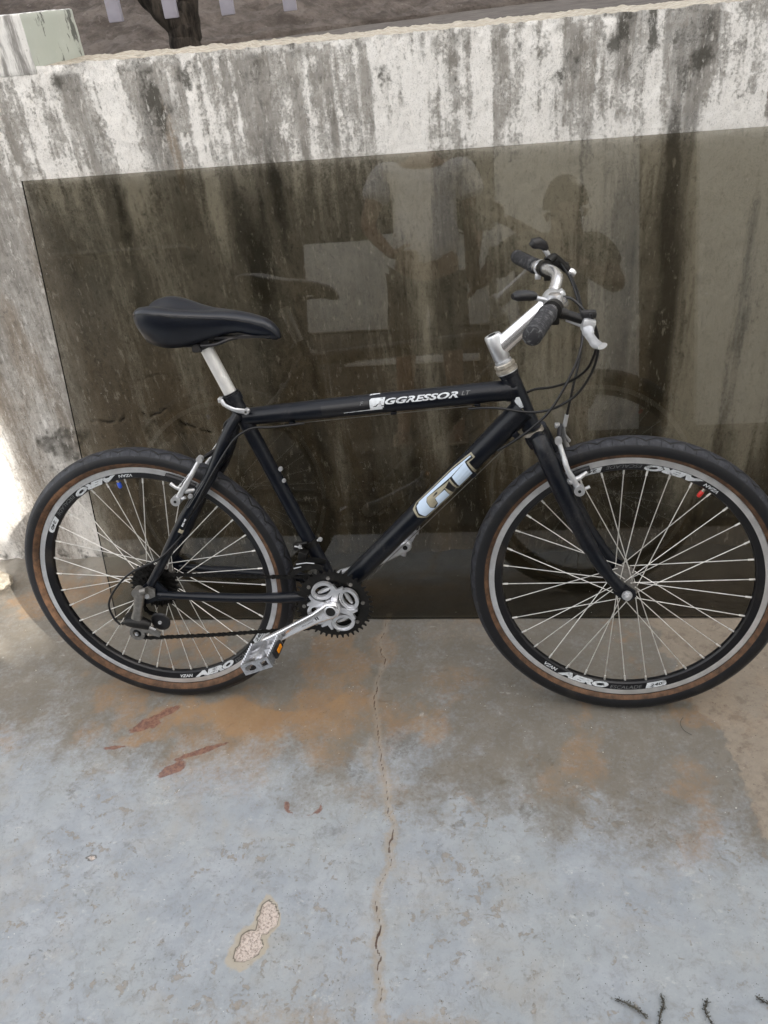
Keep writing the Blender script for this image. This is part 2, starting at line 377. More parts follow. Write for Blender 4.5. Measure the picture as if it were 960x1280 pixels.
# mortar fillet at the foot of the wall, only left of the sheet it is exposed
wy = YW+math.tan(PSI)*X
fil = sst(Y, wy-.105, wy-.06)*(.010+.022*sst(fbm(X*9, Y*5, 121, 3), .3, .7))
Z = Z+np.where(Y < wy+.1, fil, .032)
Z = Z-.004*(1-sst(np.abs(X-.5), 0, 2))*0
cdist = np.clip(np.minimum(dcr, dcr2+.0008)/.02, 0, 1)
A1 = np.stack([np.maximum(rust, 0), orange, dark, cdist], -1); A2 = np.stack([np.clip(chip+chip2, 0, 1), scr, sand, np.maximum(halo, .5*crhalo)], -1)
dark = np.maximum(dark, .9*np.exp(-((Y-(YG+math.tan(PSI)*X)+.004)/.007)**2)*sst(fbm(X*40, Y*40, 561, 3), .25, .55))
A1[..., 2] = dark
shade_damp = sst(X, -.31, -.27)*sst(Y-(YG+math.tan(PSI)*X), .0, .02)  # deep shade behind the glass, with damp, painted into the floor colour
A3 = np.stack([dirt, fil/.032, shade_damp, dirt*0+1], -1)
t = NT('painted_concrete_floor')
r_, o_, d_, c_ = t.attr('ga'); ch, sc_, sa, ha = t.attr('gb'); di, fi, shade_dmp, _ = t.attr('gc')
nf = t.noise(95, 6, .7); nm = t.noise(14, 5, .62); nl = t.noise(3.2, 4, .6); nxf = t.noise(330, 4, .7)
base = t.mix(t.ss(nm, .3, .72), (.270, .296, .325), (.345, .369, .394))
base = t.mix(t.math('MULTIPLY', t.ss(nl, .42, .62), .5), base, (.325, .345, .345))
blot = t.ss(t.noise(30, 8, .8, dist=.5), .50, .68)
base = t.mix(t.math('MULTIPLY', blot, .45), base, (.200, .195, .180))
wrm = t.ss(t.noise(7, 7, .7, vec=t.map((1, 1, 1), (2, 5, 0)), dist=.4), .48, .70); base = t.mix(t.math('MULTIPLY', wrm, .42), base, (.33, .30, .25))
grn = t.ss(t.noise(55, 8, .85, dist=.3), .50, .64); base = t.mix(t.math('MULTIPLY', grn, .28), base, (.17, .165, .155))
chp = t.math('ADD', t.noise(34, 9, .72, vec=t.map((1, 1, 1), (8, 4, 0)), dist=.3), t.math('MULTIPLY', t.noise(5, 3, vec=t.map((1, 1, 1), (1, 7, 0))), .35)); chpm = t.ss(chp, .775, .80)
scf = t.ss(t.noise(1, 6, .75, vec=t.map((38, 160, 1), (0, 0, 0))), .60, .66); scf2 = t.ss(t.noise(1, 6, .75, vec=t.map((170, 30, 1), (3, 1, 0))), .63, .68)
base = t.mix(t.math('MULTIPLY', t.math('MULTIPLY', scf, t.ss(t.noise(6, 3), .45, .6)), .45), base, (.18, .18, .175)); base = t.mix(t.math('MULTIPLY', t.math('MULTIPLY', scf2, t.ss(t.noise(5, 3, vec=t.map((1, 1, 1), (4, 4, 0))), .5, .6)), .5), base, (.52, .52, .51))
pit = t.math('MULTIPLY', t.ss(t.noise(115, 6, .75), .585, .625), t.ss(t.noise(9, 5, .7, vec=t.map((1, 1, 1), (6, 3, 0))), .52, .64)); base = t.mix(t.math('MULTIPLY', pit, .5), base, (.12, .118, .108))
base = t.mix(t.math('MULTIPLY', chpm, .75), base, t.mix(nf, (.20, .175, .145), (.33, .30, .26)))
pal = t.ss(t.noise(13, 8, .8, vec=t.map((1, 1.4, 1), (9, 1, 0))), .56, .70); base = t.mix(t.math('MULTIPLY', pal, .5), base, (.50, .50, .49))
base = t.mix(t.math('MULTIPLY', t.ss(nf, .55, .75), .3), base, (.45, .47, .48))
pn = t.math('ADD', di, t.math('MULTIPLY', t.math('SUBTRACT', t.noise(22, 6, .7), .5), .9))
pn = t.math('ADD', pn, t.math('MULTIPLY', t.math('SUBTRACT', nf, .5), .9))
c = t.mix(t.ss(pn, .28, 1.1, 0, .92), base, t.mix(nm, (.130, .112, .086), (.205, .182, .148)))
on = t.math('ADD', o_, t.math('MULTIPLY', t.math('SUBTRACT', t.noise(45, 6, .7), .5), .7))
on = t.math('ADD', on, t.math('MULTIPLY', t.math('SUBTRACT', nf, .5), .6))
c = t.mix(t.ss(on, .2, 1.15, 0, .8), c, t.mix(nm, (.27, .145, .07), (.40, .255, .125)))
c = t.mix(t.ss(t.math('ADD', r_, t.math('MULTIPLY', t.math('SUBTRACT', t.noise(130, 8, .8), .5), 2.2)), .38, 1.05, 0, .85), c, t.mix(t.ss(nf, .4, .6), (.13, .055, .04), (.24, .12, .085)))
c = t.mix(t.ss(t.math('ADD', sc_, t.math('MULTIPLY', t.math('SUBTRACT', nf, .5), 1.6)), .45, 1.2, 0, .5), c, (.56, .565, .55))
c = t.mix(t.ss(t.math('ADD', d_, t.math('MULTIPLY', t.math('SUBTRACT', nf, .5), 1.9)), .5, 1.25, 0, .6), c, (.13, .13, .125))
sandc = t.mix(nf, (.20, .155, .115), (.40, .345, .275)); sandc = t.mix(t.ss(t.voro(60), .12, .03), sandc, (.12, .09, .07)); sandc = t.mix(t.ss(t.noise(24, 8, .75), .5, .62, 0, .6), sandc, (.16, .12, .09))
c = t.mix(t.ss(t.math('ADD', sa, t.math('MULTIPLY', t.math('SUBTRACT', t.noise(60, 7, .8), .5), 1.6)), .30, 1.0, 0, .8), c, sandc)
c = t.mix(t.ss(t.math('ADD', ha, t.math('MULTIPLY', t.math('SUBTRACT', nf, .5), .9)), .3, .9, 0, .6), c, (.42, .345, .235))
rim = t.math('MULTIPLY', t.ss(ch, .02, .2), t.ss(ch, .55, .3)); c = t.mix(t.math('MULTIPLY', rim, .8), c, (.10, .085, .07))
c = t.mix(t.ss(t.math('ADD', ch, t.math('MULTIPLY', t.math('SUBTRACT', nf, .5), .25)), .4, .6), c, t.mix(t.ss(t.noise(240, 6, .8), .38, .56), (.24, .195, .17), (.57, .49, .435)))
sp1 = t.math('MULTIPLY', t.ss(t.voro(130), .13, .07), t.ss(t.noise(28, 3), .50, .58)); c = t.mix(sp1, c, (.055, .055, .05))
sp2 = t.math('MULTIPLY', t.ss(t.voro(105, vec=t.map((1, 1, 1), (3, 7, 0))), .11, .05), t.ss(t.noise(20, 3, vec=t.map((1, 1, 1), (5, 2, 0))), .60, .66)); c = t.mix(sp2, c, (.75, .74, .70))
c = t.mix(t.ss(t.math('ADD', fi, t.math('MULTIPLY', t.math('SUBTRACT', nm, .5), .8)), .25, .7, 0, .8), c, t.mix(nf, (.20, .19, .17), (.40, .375, .33)))
c = t.mix(t.math('MULTIPLY', shade_dmp, t.lin(nm, .3, .7, .80, .97)), c, (.030, .027, .019))  # shade and damp behind the sheet as near-black floor colour
cw = t.math('ADD', c_, t.math('MULTIPLY', t.math('SUBTRACT', nxf, .5), .03)); wid = t.lin(t.noise(11, 4), .3, .7, .045, .11)
ckm = t.math('MULTIPLY', t.math('SUBTRACT', 1., t.math('DIVIDE', cw, wid)), 3., clamp=True)
c = t.mix(t.ss(c_, .7, .1, 0, .35), c, (.36, .30, .235)); c = t.mix(t.math('MULTIPLY', ckm, t.lin(t.noise(17, 3), .3, .7, .75, 1.)), c, t.mix(nm, (.11, .055, .035), (.04, .03, .024)))
t.p(Base_Color=c, Roughness=t.lin(nf, .2, .8, .55, .85), Specular_IOR_Level=.35)
h = t.math('ADD', t.math('MULTIPLY', nf, .5), t.math('MULTIPLY', nxf, .35)); h = t.math('ADD', h, t.math('MULTIPLY', blot, -.4)); h = t.math('SUBTRACT', h, t.math('MULTIPLY', sp1, .6)); h = t.math('SUBTRACT', h, t.math('MULTIPLY', t.math('MAXIMUM', chpm, pit), .8))
t.bump(h, .55, .0018)
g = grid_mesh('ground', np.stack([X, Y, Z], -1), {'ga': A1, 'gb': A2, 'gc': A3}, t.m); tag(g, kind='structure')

# ------------------------------------------------------------------ concrete wall
def wall_frame(o): o.rotation_euler = (0, 0, PSI); return o
wx = grid_axis(-.90, 1.45, .004, [.01, .03, .08, .2, .5, 1, 2, 4]); wz = np.concatenate([np.arange(-.03, 1.336, .0045)])
X, Zt = np.meshgrid(wx, wz)
Htop = np.interp(X, [-6, -.18, .41, 1.31, 6], [1.349, 1.347, 1.337, 1.329, 1.31])
Zz = Zt/1.3345*Htop; Zz = np.where(Zt < 0, Zt, Zz)
px = np.array([-60, 0, 20, 45, 60, 75, 92, 105, 120, 150, 165, 180, 192, 207, 225, 240, 255, 275, 300, 320, 335, 352, 365, 385, 400, 430, 460, 495, 520, 540, 565, 590, 610, 630, 650, 670, 690, 710, 730, 755, 775, 790, 810, 830, 850, 870, 895, 920, 940, 960, 1020])
Wv = [.5, .55, .55, .85, .75, .5, .3, .5, 1., .9, .6, .45, .25, .35, .5, .95, .5, .55, .4, .25, .4, .85, .3, .6, .65, .4, .5, .92, .8, .45, .35, .55, .85, .5, .8, .9, .85, .5, .45, .7, .5, .9, .55, .8, .35, .15, .5, .6, .75, .6, .5]
Dv = [.2, .2, .2, 0, 0, .3, .75, .35, 0, 0, .2, .6, .75, .5, .15, 0, .2, .2, .3, .5, .3, .1, .6, .15, 0, .3, .25, 0, .05, .25, .4, .2, 0, .25, .3, .35, .3, .4, .4, .2, .3, .1, .75, .35, .8, .85, .45, .35, .2, .3, .3]
wpx = np.interp(px, range(0, 1000, 60), [-.277, -.167, -.059, .049, .155, .26, .364, .467, .568, .669, .768, .866, .963, 1.059, 1.154, 1.248, 1.341])
wpx[0] = -.39; wpx[-1] = 1.44
Xd = X+(fbm(X*14, Zz*2.2, 201, 3)-.5)*.05
Wm = np.interp(Xd, wpx, Wv); Dm = np.interp(Xd, wpx, Dv)
s1 = fbm(X*60, Zz*3.0, 211, 4, .6); s2 = fbm(X*26, Zz*3.5, 213, 4); s3 = fbm(X*55, Zz*40, 215, 4, .6); big = fbm(X*5, Zz*4, 217, 3)
upz = sst(Zz, .95, 1.25)
sm = .42+.58*sst(Zz, .98, 1.2)
W = .05+Wm*.66+(s1-.5)*1.15*sm+(s3-.5)*.75*sm+(big-.5)*.35+.06
pale = np.zeros_like(X); darkc = np.zeros_like(X)
Xs = X+(fbm(X*6, Zz*1.7, 521, 3)-.5)*.07+(fbm(X*40, Zz*5, 523, 3)-.5)*.02
for cx, w, a, z0_, z1_ in [(-.13, .035, .55, .0, 1.2), (.03, .055, .6, .1, .9), (.135, .03, .4, .3, 1.1), (.36, .04, .5, .0, .8), (.50, .05, .65, .0, .75), (.615, .045, 1., .3, 1.2), (.86, .10, .9, .25, 1.3), (1.00, .05, 1., .3, 1.3), (1.115, .022, .35, .4, 1.3), (1.28, .085, 1.5, .15, 1.3), (1.41, .07, 1.3, .2, 1.3), (.92, .10, 1.1, .35, 1.3), (.76, .03, .5, .1, .6)]:
    pale = np.maximum(pale, a*np.exp(-((Xs-cx)/w)**2)*sst(Zz, z0_-.12, z0_+.12)*sst(Zz, z1_+.12, z1_-.1))
for cx, w, a, z0_, z1_ in [(-.25, .05, .7, .0, 1.2), (-.06, .03, .75, .0, 1.2), (.205, .06, .95, .0, 1.2), (.30, .03, .9, .3, 1.2), (.42, .035, .7, .0, .9), (.555, .028, .5, .0, .9), (.685, .03, .8, .1, .85), (.73, .035, .5, .0, .5), (.93, .05, .5, .0, .45), (1.085, .035, .65, .1, 1.15), (1.185, .022, .95, .25, 1.25), (1.14, .06, .6, .0, .5), (1.35, .05, .4, .0, .4)]:
    darkc = np.maximum(darkc, 1.35*a*np.exp(-((Xs-cx)/w)**2)*sst(Zz, z0_-.12, z0_+.12)*sst(Zz, z1_+.12, z1_-.1))
W = W*(.40+.60*sst(Zz, .85, 1.15))-.10*sst(Zz, 1.15, .8); W = W+pale*.50*sst(Zz, 1.22, 1.0)*(.6+.8*s1)
W = np.maximum(W, (.62+(s3-.5)*1.1)*sst(Zz, 1.305, 1.335))          # paint still thick along the top
D = Dm*.70+(s2-.5)*1.1*sm+(s3-.5)*.8*sm-.10+.22*sst(Zz, 1.15, 1.3)*Dm
D = D+.55*darkc*sst(Zz, 1.22, 1.0)*(.5+1.0*s2)+.50*sst(fbm(X*13, Zz*13, 531, 4), .50, .68)*sst(Zz, 1.14, 1.28)*(.4+1.1*s3)+.80*sst(Zz, .66, .10)*sst(X, -.36, -.26)
# lower part: broad damp streaks
lowm = sst(Zz, 1.0, .55)
D = D*(1-.35*lowm)+lowm*(.30*(fbm(X*9, Zz*1.2, 221, 3)-.35)+.25*(fbm(X*30, Zz*22, 223, 4)-.5))
lft = sst(X, -.20, -.40)*sst(Zz, 1.05, .8)                           # beside the glass: smooth pale render
W = W*(1-lft)+lft*(.40+(fbm(X*9, Zz*2, 231, 4)-.5)*.9+.22*sst(Zz, .75, .4)*sst(X, -.40, -.55))
D = D*(1-lft)+lft*(.42*(fbm(X*22, Zz*4, 233, 4)))
def wb(cx, cz, ax, az, rag=.5, sc=20, sd=241): return 1-np.hypot((X-cx)/ax, (Zz-cz)/az)+(fbm(X*sc, Zz*sc, sd, 4)-.5)*2*rag
mould = np.maximum(sst(wb(-.43, .42, .13, .11, .75, 26), .0, .7), 0)
mould = np.maximum(mould, .8*sst(wb(-.30, .30, .06, .16, .7, 26, 243), .1, .8))
mould = np.maximum(mould, sst(Zz, .13, .01)*sst(fbm(X*30, Zz*30, 245, 4), .35, .6))
D = np.maximum(D, mould*(.45+.6*fbm(X*85, Zz*85, 247, 3)))
B = np.clip(.25*lft+.45*sst(Zz, .85, .45)*sst(X, -.36, -.26)+.45*sst(fbm(X*7, Zz*1.6, 251, 4), .48, .68)+.4*sst(Zz, .35, .02)+.35*sst(X, .95, 1.15)*sst(fbm(X*20, Zz*5, 253), .4, .6), 0, 1)
B = np.maximum(B, .8*sst(wb(.085, 1.18, .02, .15, .4), .1, .7))
crk = poly_dist(X+(fbm(X*30, Zz*30, 261, 3)-.5)*.02, Zz+(fbm(X*30, Zz*30, 263, 3)-.5)*.02, [(-.37, .50), (-.30, .485), (-.245, .49), (-.20, .53), (-.16, .50), (-.10, .52), (-.06, .47), (.0, .44)])
crk2 = poly_dist(X+(fbm(X*30, Zz*30, 265, 3)-.5)*.02, Zz, [(-.20, .53), (-.17, .60), (-.10, .62), (-.04, .60)])
ck = np.maximum(sst(crk, .005, .001)*sst(fbm(X*35, Zz*35, 551, 3), .3, .6), .5*sst(crk2, .004, .001)*sst(fbm(X*35, Zz*35, 553, 3), .4, .6)); patch = sst(wb(-.13, .44, .06, .05, .4), .1, .4)
depth = (fbm(X*3, Zz*3, 271, 3)-.5)*.010+(s3-.5)*.0045+sst(W, .45, .60)*-.0010+ck*.006+patch*.004+(fbm(X*150, Zz*150, 273, 2)-.5)*.0012
ragged = sst(Zz, Htop-.05, Htop)
depth = depth+ragged*(fbm(X*40, Zz*40, 275, 3)-.42)*.012
Zz2 = Zz+np.where(Zt > 1.33, (fbm(X*55, X*0+3, 277, 5, .7)-.5)*.008, 0)
depth = np.maximum(depth+.004, -.0015)
P = np.stack([X, YW+depth, Zz2], -1)
t = NT('weathered_wall_plaster')
w_, dd, bb, kk = t.attr('wa'); nf = t.noise(150, 5, .7); nst = t.noise(1, 5, .7, vec=t.map((95, 95, 10))); ngr = t.noise(420, 3, .7); nm = t.noise(16, 5, .6)
base = t.mix(t.ss(nm, .3, .7), (.23, .215, .195), (.36, .34, .315)); base = t.mix(t.ss(nst, .35, .7, 0, .5), base, (.40, .39, .375))
c = t.mix(t.ss(t.math('ADD', bb, t.math('MULTIPLY', t.math('SUBTRACT', nf, .5), .7)), .2, .9, 0, .75), base, (.235, .185, .135))
sz = t.n('ShaderNodeSeparateXYZ'); t.l(t.tc, sz.inputs[0]); amp = t.ss(sz.outputs[2], .95, 1.2, .32, 1.)
wv = t.math('ADD', t.math('ADD', w_, t.math('MULTIPLY', t.math('MULTIPLY', t.math('SUBTRACT', nf, .5), 1.15), amp)), t.math('MULTIPLY', t.math('SUBTRACT', nst, .5), .55))
wv = t.math('ADD', wv, t.math('MULTIPLY', t.math('SUBTRACT', ngr, .5), .55))
c = t.mix(t.ss(wv, .22, .72, 0, .96), c, t.mix(nm, (.80, .775, .745), (.91, .895, .87)))
dv = t.math('ADD', t.math('ADD', dd, t.math('MULTIPLY', t.math('MULTIPLY', t.math('SUBTRACT', nf, .5), 1.3), amp)), t.math('MULTIPLY', t.math('SUBTRACT', nst, .5), .5))
c = t.mix(t.ss(dv, .34, .95, 0, .9), c, t.mix(ngr, (.040, .038, .030), (.095, .088, .075)))
spw = t.noise(70, 8, .8, vec=t.map((1.6, 1, .8))); c = t.mix(t.math('MULTIPLY', t.ss(spw, .53, .62, 0, .55), t.ss(w_, 1.0, .3, .45, 1.)), c, (.10, .095, .085)); c = t.mix(t.ss(ngr, .54, .68, 0, .42), c, (.08, .075, .07)); c = t.mix(t.ss(t.noise(48, 8, .8, vec=t.map((1.5, 1, .5), (3, 0, 3))), .56, .63, 0, .6), c, (.72, .70, .67))
c = t.mix(t.ss(kk, .3, .8, 0, .75), c, (.04, .036, .03))
t.p(Base_Color=c, Roughness=.9, Specular_IOR_Level=.2)
t.bump(t.math('ADD', t.math('ADD', t.math('MULTIPLY', nf, .6), t.math('MULTIPLY', spw, -.5)), t.math('ADD', t.math('MULTIPLY', ngr, .4), t.ss(wv, .4, .55, 0, .5))), .75, .0022)
mw = t.m
wall = empty('boundary_wall'); wall_frame(wall)
tag(wall, 'low weathered concrete wall with peeling white paint and black streaks behind the glass sheet', 'wall')
o = grid_mesh('render_face', P, {'wa': np.stack([W, D, B, ck], -1)}, mw); o.parent = wall
# cap strip, back and ends
t = NT('bare_mortar'); nf = t.noise(60, 6, .7); c = t.mix(t.ss(nf, .35, .7), (.30, .265, .21), (.50, .46, .39)); c = t.mix(t.ss(t.noise(23, 5, .7), .5, .7, 0, .7), c, (.19, .18, .155))
t.p(Base_Color=c, Roughness=.92, Specular_IOR_Level=.2); t.bump(nf, .6, .003); m_mortar = t.m
ys = np.array([0, .006, .02, .05, .1, .16, .22, .262]); top = P[-1]
TX = np.repeat(top[None, :, 0], len(ys), 0); TY = top[None, :, 1]+ys[:, None]+(fbm(TX*25, TX*0+ys[:, None]*25, 281, 3)-.5)*.006*(ys[:, None] > 0)
TZ = top[None, :, 2]+(fbm(TX*50, ys[:, None]*50+TX*0, 283, 4, .6)-.5)*.008*sst(ys[:, None], 0, .02)-.001*sst(ys[:, None], 0, .01)
o = grid_mesh('mortar_cap', np.stack([TX, TY, TZ], -1)[:, :, :], {}, m_mortar); o.parent = wall
mb = MB(); mb.box((.5, YW+.15, .65), (12, .24, 1.30)); mb.build('wall_core', m_mortar, wall, smooth=False)

# pillar standing on the left of the wall
t = NT('green_washed_plaster'); nf = t.noise(90, 5, .7)
geo = t.n('ShaderNodeNewGeometry'); sx = t.n('ShaderNodeSeparateXYZ'); t.l(geo.outputs['Normal'], sx.inputs[0])
c = t.mix(t.noise(9, 4), (.40, .44, .39), (.50, .52, .475))
stn = t.ss(t.noise(1, 5, .7, vec=t.map((22, 22, 11), (0, 3.3, 0))), .55, .62); c = t.mix(t.math('MULTIPLY', stn, .85), c, (.055, .055, .05))
c = t.mix(t.ss(nf, .6, .75, 0, .4), c, (.65, .65, .62)); t.p(Base_Color=c, Roughness=.88); t.bump(nf, .3, .001); m_green = t.m
t = NT('pillar_front_plaster'); nf = t.noise(120, 5, .7); ns = t.noise(1, 5, .7, vec=t.map((50, 50, 7)))
c = t.mix(t.ss(ns, .38, .6), (.25, .24, .23), (.74, .73, .71)); c = t.mix(t.ss(nf, .58, .72, 0, .6), c, (.13, .125, .115)); t.p(Base_Color=c, Roughness=.9); t.bump(nf, .5, .002); m_pf = t.m
pil = MB(); pil.box((-.48, YW+.130, 1.388), (.60, .262, .112), bev=.006)
bm = bmesh.new()
o = pil.build('gate_pillar', [m_pf, m_green], smooth=True)
for f in o.data.polygons:
    if f.normal.x > .6: f.material_index = 1
me = o.data; bm.from_mesh(me); bmesh.ops.subdivide_edges(bm, edges=[e for e in bm.edges if e.calc_length() > .05], cuts=12, use_grid_fill=True)
bm.to_mesh(me); bm.free()
for v in me.vertices:
    n = mathutils_noise = fbm(np.array([v.co.x*40+v.co.z*31]), np.array([v.co.y*40+v.co.z*17]), 291, 3)[0]-.5
    v.co += v.normal*n*.004
wall_frame(o); tag(o, 'short plaster pillar end with pale green side rising at the left end of the wall', 'pillar')

# ------------------------------------------------------------------ tinted glass sheet
t = NT('bronze_tinted_glass')
t.t.nodes.remove(t.b)
geo = t.n('ShaderNodeNewGeometry')
fr = t.n('ShaderNodeFresnel'); t.l(t.lin(geo.outputs['Backfacing'], 0, 1, 1.52, 1/1.52), fr.inputs[0])
tr = t.n('ShaderNodeBsdfTransparent'); tr.inputs[0].default_value = (.705, .690, .645, 1)
gl = t.n('ShaderNodeBsdfGlossy'); gl.inputs['Roughness'].default_value = .012; gl.inputs[0].default_value = (1, 1, 1, 1)
ms = t.n('ShaderNodeMixShader'); t.l(t.math('MULTIPLY', fr.outputs[0], 1.2), ms.inputs[0]); t.l(tr.outputs[0], ms.inputs[1]); t.l(gl.outputs[0], ms.inputs[2])
df = t.n('ShaderNodeBsdfDiffuse'); df.inputs[0].default_value = (.52, .50, .46, 1)
spk = t.math('MULTIPLY', t.ss(t.voro(55, vec=t.map((1, 1, .7))), .060, .030), t.ss(t.noise(9, 3), .40, .55))
spk2 = t.math('MULTIPLY', t.ss(t.voro(150), .09, .05), t.ss(t.noise(6, 4, .6, vec=t.map((1, 1, 1), (4, 0, 2))), .56, .64))
film = t.math('MULTIPLY', t.ss(t.noise(1, 5, .65, vec=t.map((7, 7, 1.6))), .50, .80), .007)
scx = t.ss(t.noise(1, 3, .6, vec=t.map((6, 6, 220))), .74, .78); scx = t.math('MULTIPLY', scx, t.ss(t.noise(4, 2), .62, .68))
cov = t.math('MAXIMUM', t.math('MAXIMUM', t.math('MULTIPLY', spk, .75), t.math('MULTIPLY', spk2, .5)), t.math('MAXIMUM', t.math('ADD', film, .0005), t.math('MULTIPLY', scx, .12)))
ms2 = t.n('ShaderNodeMixShader'); t.l(cov, ms2.inputs[0]); t.l(ms.outputs[0], ms2.inputs[1]); t.l(df.outputs[0], ms2.inputs[2])
t.l(ms2.outputs[0], t.out.inputs[0]); m_glass = t.m
t = NT('glass_cut_edge'); t.p(Base_Color=(.015, .018, .016), Roughness=.2); m_gedge = t.m
mb = MB(); x0, x1 = -.290, 1.95; th = .006
v = [(x0, 0, 0), (x1, 0, 0), (x1, 0, 1.124), (x0, 0, 1.150), (x0, th, 0), (x1, th, 0), (x1, th, 1.124), (x0, th, 1.150)]
mb.add(v, [(0, 1, 2, 3), (7, 6, 5, 4)], 0); mb.add(v, [(0, 4, 5, 1), (1, 5, 6, 2), (2, 6, 7, 3), (3, 7, 4, 0)], 1)
go = mb.build('glass_sheet', [m_glass, m_gedge], smooth=False)
go.rotation_euler = (-TAU, 0, PSI); go.location = Vector((-math.sin(PSI)*YG, math.cos(PSI)*YG, .003))
tag(go, 'large bronze tinted glass sheet leaning against the weathered wall behind the bicycle', 'glass sheet')
# ------------------------------------------------------------------ bicycle
LEAN = .1593
bike = empty('bicycle'); bike.rotation_euler = (-LEAN, 0, 0)
tag(bike, 'black mountain bicycle with silver handlebar leaning on the tinted glass sheet', 'bicycle')
BB = Vector((.421, 0, .293)); RW = .327

def text_uv(txt, size, shear=0., bold=0., space=1.0):
    cu_ = bpy.data.curves.new('lettering_curve', 'FONT'); cu_.body = txt; cu_.size = size; cu_.shear = shear; cu_.offset = bold; cu_.space_character = space
    cu_.resolution_u = 3
    ob = bpy.data.objects.new('lettering_curve', cu_); COL.objects.link(ob); dg = bpy.context.evaluated_depsgraph_get()
    me = ob.evaluated_get(dg).to_mesh(); V = [(v.co.x, v.co.y) for v in me.vertices]; F = [tuple(p.vertices) for p in me.polygons]
    ob.evaluated_get(dg).to_mesh_clear(); bpy.data.objects.remove(ob); bpy.data.curves.remove(cu_)
    x0 = min(v[0] for v in V); x1 = max(v[0] for v in V); y0 = min(v[1] for v in V); y1 = max(v[1] for v in V)
    return [(v[0]-x0, v[1]-y0) for v in V], F, x1-x0, y1-y0
def fit_text(mb, txt, length, height, fn, shear=0., bold=0., mat=0, space=1.0):
    V, F, w, h = text_uv(txt, 1.0, shear, bold, space)
    mb.add([fn(v[0]/w*length, v[1]/h*height) for v in V], F, mat)
def sheet(mb, poly, fn, mat=0, cuts=2):
    bm = bmesh.new(); bm.faces.new([bm.verts.new((x, y, 0)) for x, y in poly])
    bmesh.ops.triangulate(bm, faces=bm.faces[:])
    for _ in range(cuts): bmesh.ops.subdivide_edges(bm, edges=bm.edges[:], cuts=1, use_grid_fill=False); bmesh.ops.triangulate(bm, faces=bm.faces[:])
    bm.verts.index_update(); bm.verts.ensure_lookup_table()
    mb.add([fn(v.co.x, v.co.y) for v in bm.verts], [[v.index for v in f.verts] for f in bm.faces], mat); bm.free()
def tube_wrap(p0, p1, rad, ang0, lift=.0004):
    p0 = Vector(p0); p1 = Vector(p1); d = (p1-p0).normalized(); near = Vector((0, -1, 0)); near = (near-d*near.dot(d)).normalized(); upp = near.cross(d); upp = upp if upp.z > 0 else -upp
    def fn(u, v, lf=0.):
        a = ang0+v/rad
        return p0+d*u+(near*math.cos(a)+upp*math.sin(a))*(rad+lift+lf)
    return fn

# ---- frame
frame = empty('frame', bike)
TT0, TT1 = Vector((.268, 0, .7155)), Vector((.826, 0, .7545))
DT0, DT1 = BB+Vector((.008, 0, .008)), Vector((.838, 0, .7155))
ST0, ST1 = BB, Vector((.2445, 0, .768))
HT0, HT1 = Vector((.853, 0, .674)), Vector((.8065, 0, .7915))
def tubepart(name, pts, rad, mat='paint', n=24, parent=frame, **k):
    mb = MB(); mb.tube(pts, rad, n, **k); return mb.build(name, M[mat], parent)
tubepart('top_tube', [TT0.lerp(TT1, i/8) for i in range(9)], [.0175, .0185, .0195]+[.0200]*6)
tubepart('down_tube', [DT0.lerp(DT1, i/8) for i in range(9)], [.0218]*7+[.0235, .0258], n=48)
tubepart('seat_tube', [ST0, ST0.lerp(ST1, .3), ST0.lerp(ST1, .9), ST1], [.0165, .0155, .0160, .0172])
mb = MB(); a = HT1-HT0; mb.tube([HT0, HT0+a*.04, HT0+a*.05, HT0+a*.93, HT0+a*.94, HT1], [.0195, .0195, .0180, .0180, .0195, .0195], 28); mb.build('head_tube', M['paint'], frame)
mb = MB(); mb.lathe([(.004, -.036), (.0195, -.036), (.0205, -.034), (.0205, .034), (.0195, .036), (.004, .036)], BB, n=28); mb.build('bottom_bracket_shell', M['paint'], frame)
for s in (-1, 1):
    tubepart('seat_stay', smooth_path([(.258, s*.014, .725), (.235, s*.030, .690), (.187, s*.047, .600), (.12, s*.056, .515), (.055, s*.061, .415), (.012, s*.064, .352)], 5), [.0110]*6+[.0125]*8+[.0115]*6+[.010]*6, n=16)
    tubepart('chain_stay', smooth_path([(.405, s*.026, .296), (.36, s*.036, .304), (.30, s*.050, .3095), (.20, s*.058, .3135), (.10, s*.062, .319), (.025, s*.065, .325)], 5), [.012]*12+[.0105]*8+[.009]*6, n=16)
    mb = MB(); mb.prism([(-.016, .318), (-.014, .342), (.004, .356), (.024, .362), (.036, .345), (.050, .330), (.048, .312), (.012, .308), (-.006, .300), (-.014, .305)], s*.0625-.003, s*.0625+.003); mb.build('dropout', M['paint'], frame)
tubepart('seat_stay_bridge', [(.2, -.045, .617), (.2, .045, .617)], .007, n=12)
tubepart('chain_stay_bridge', [(.365, -.036, .303), (.365, .036, .303)], .007, n=12)
# gussets behind the head tube, lugs and bosses
mb = MB()
mb.tube([(.8035, 0, .7528), (.8135, 0, .7535)], .0218, 24); mb.build('weld_collar', M['paint'], frame)
mb = MB()
for x, z in [(.3317, .6042)]:
    mb.lathe([(0, -.020), (.0045, -.020), (.005, -.017), (.005, -.014)], (x+.002, 0, z), n=12)
mb.lathe([(0, -.0205), (.004, -.0205), (.0045, -.016)], (.338, 0, .578), n=12)
mb.build('bottle_boss', M['alu_white'], frame)
mb = MB()
for u in (.18, .56, .86):
    c = TT0.lerp(TT1, u)+Vector((0, -.006, -.0215)); mb.box(c, (.012, .010, .006), bev=.002)
for u, lat in ((.72, -.012), (.93, -.022)):
    c = DT0.lerp(DT1, u)+Vector((.012, lat, -.018)); mb.box(c, (.012, .009, .010), Matrix.Rotation(R(-45), 3, 'Y'), bev=.002)
mb.build('cable_stop', M['paint'], frame)
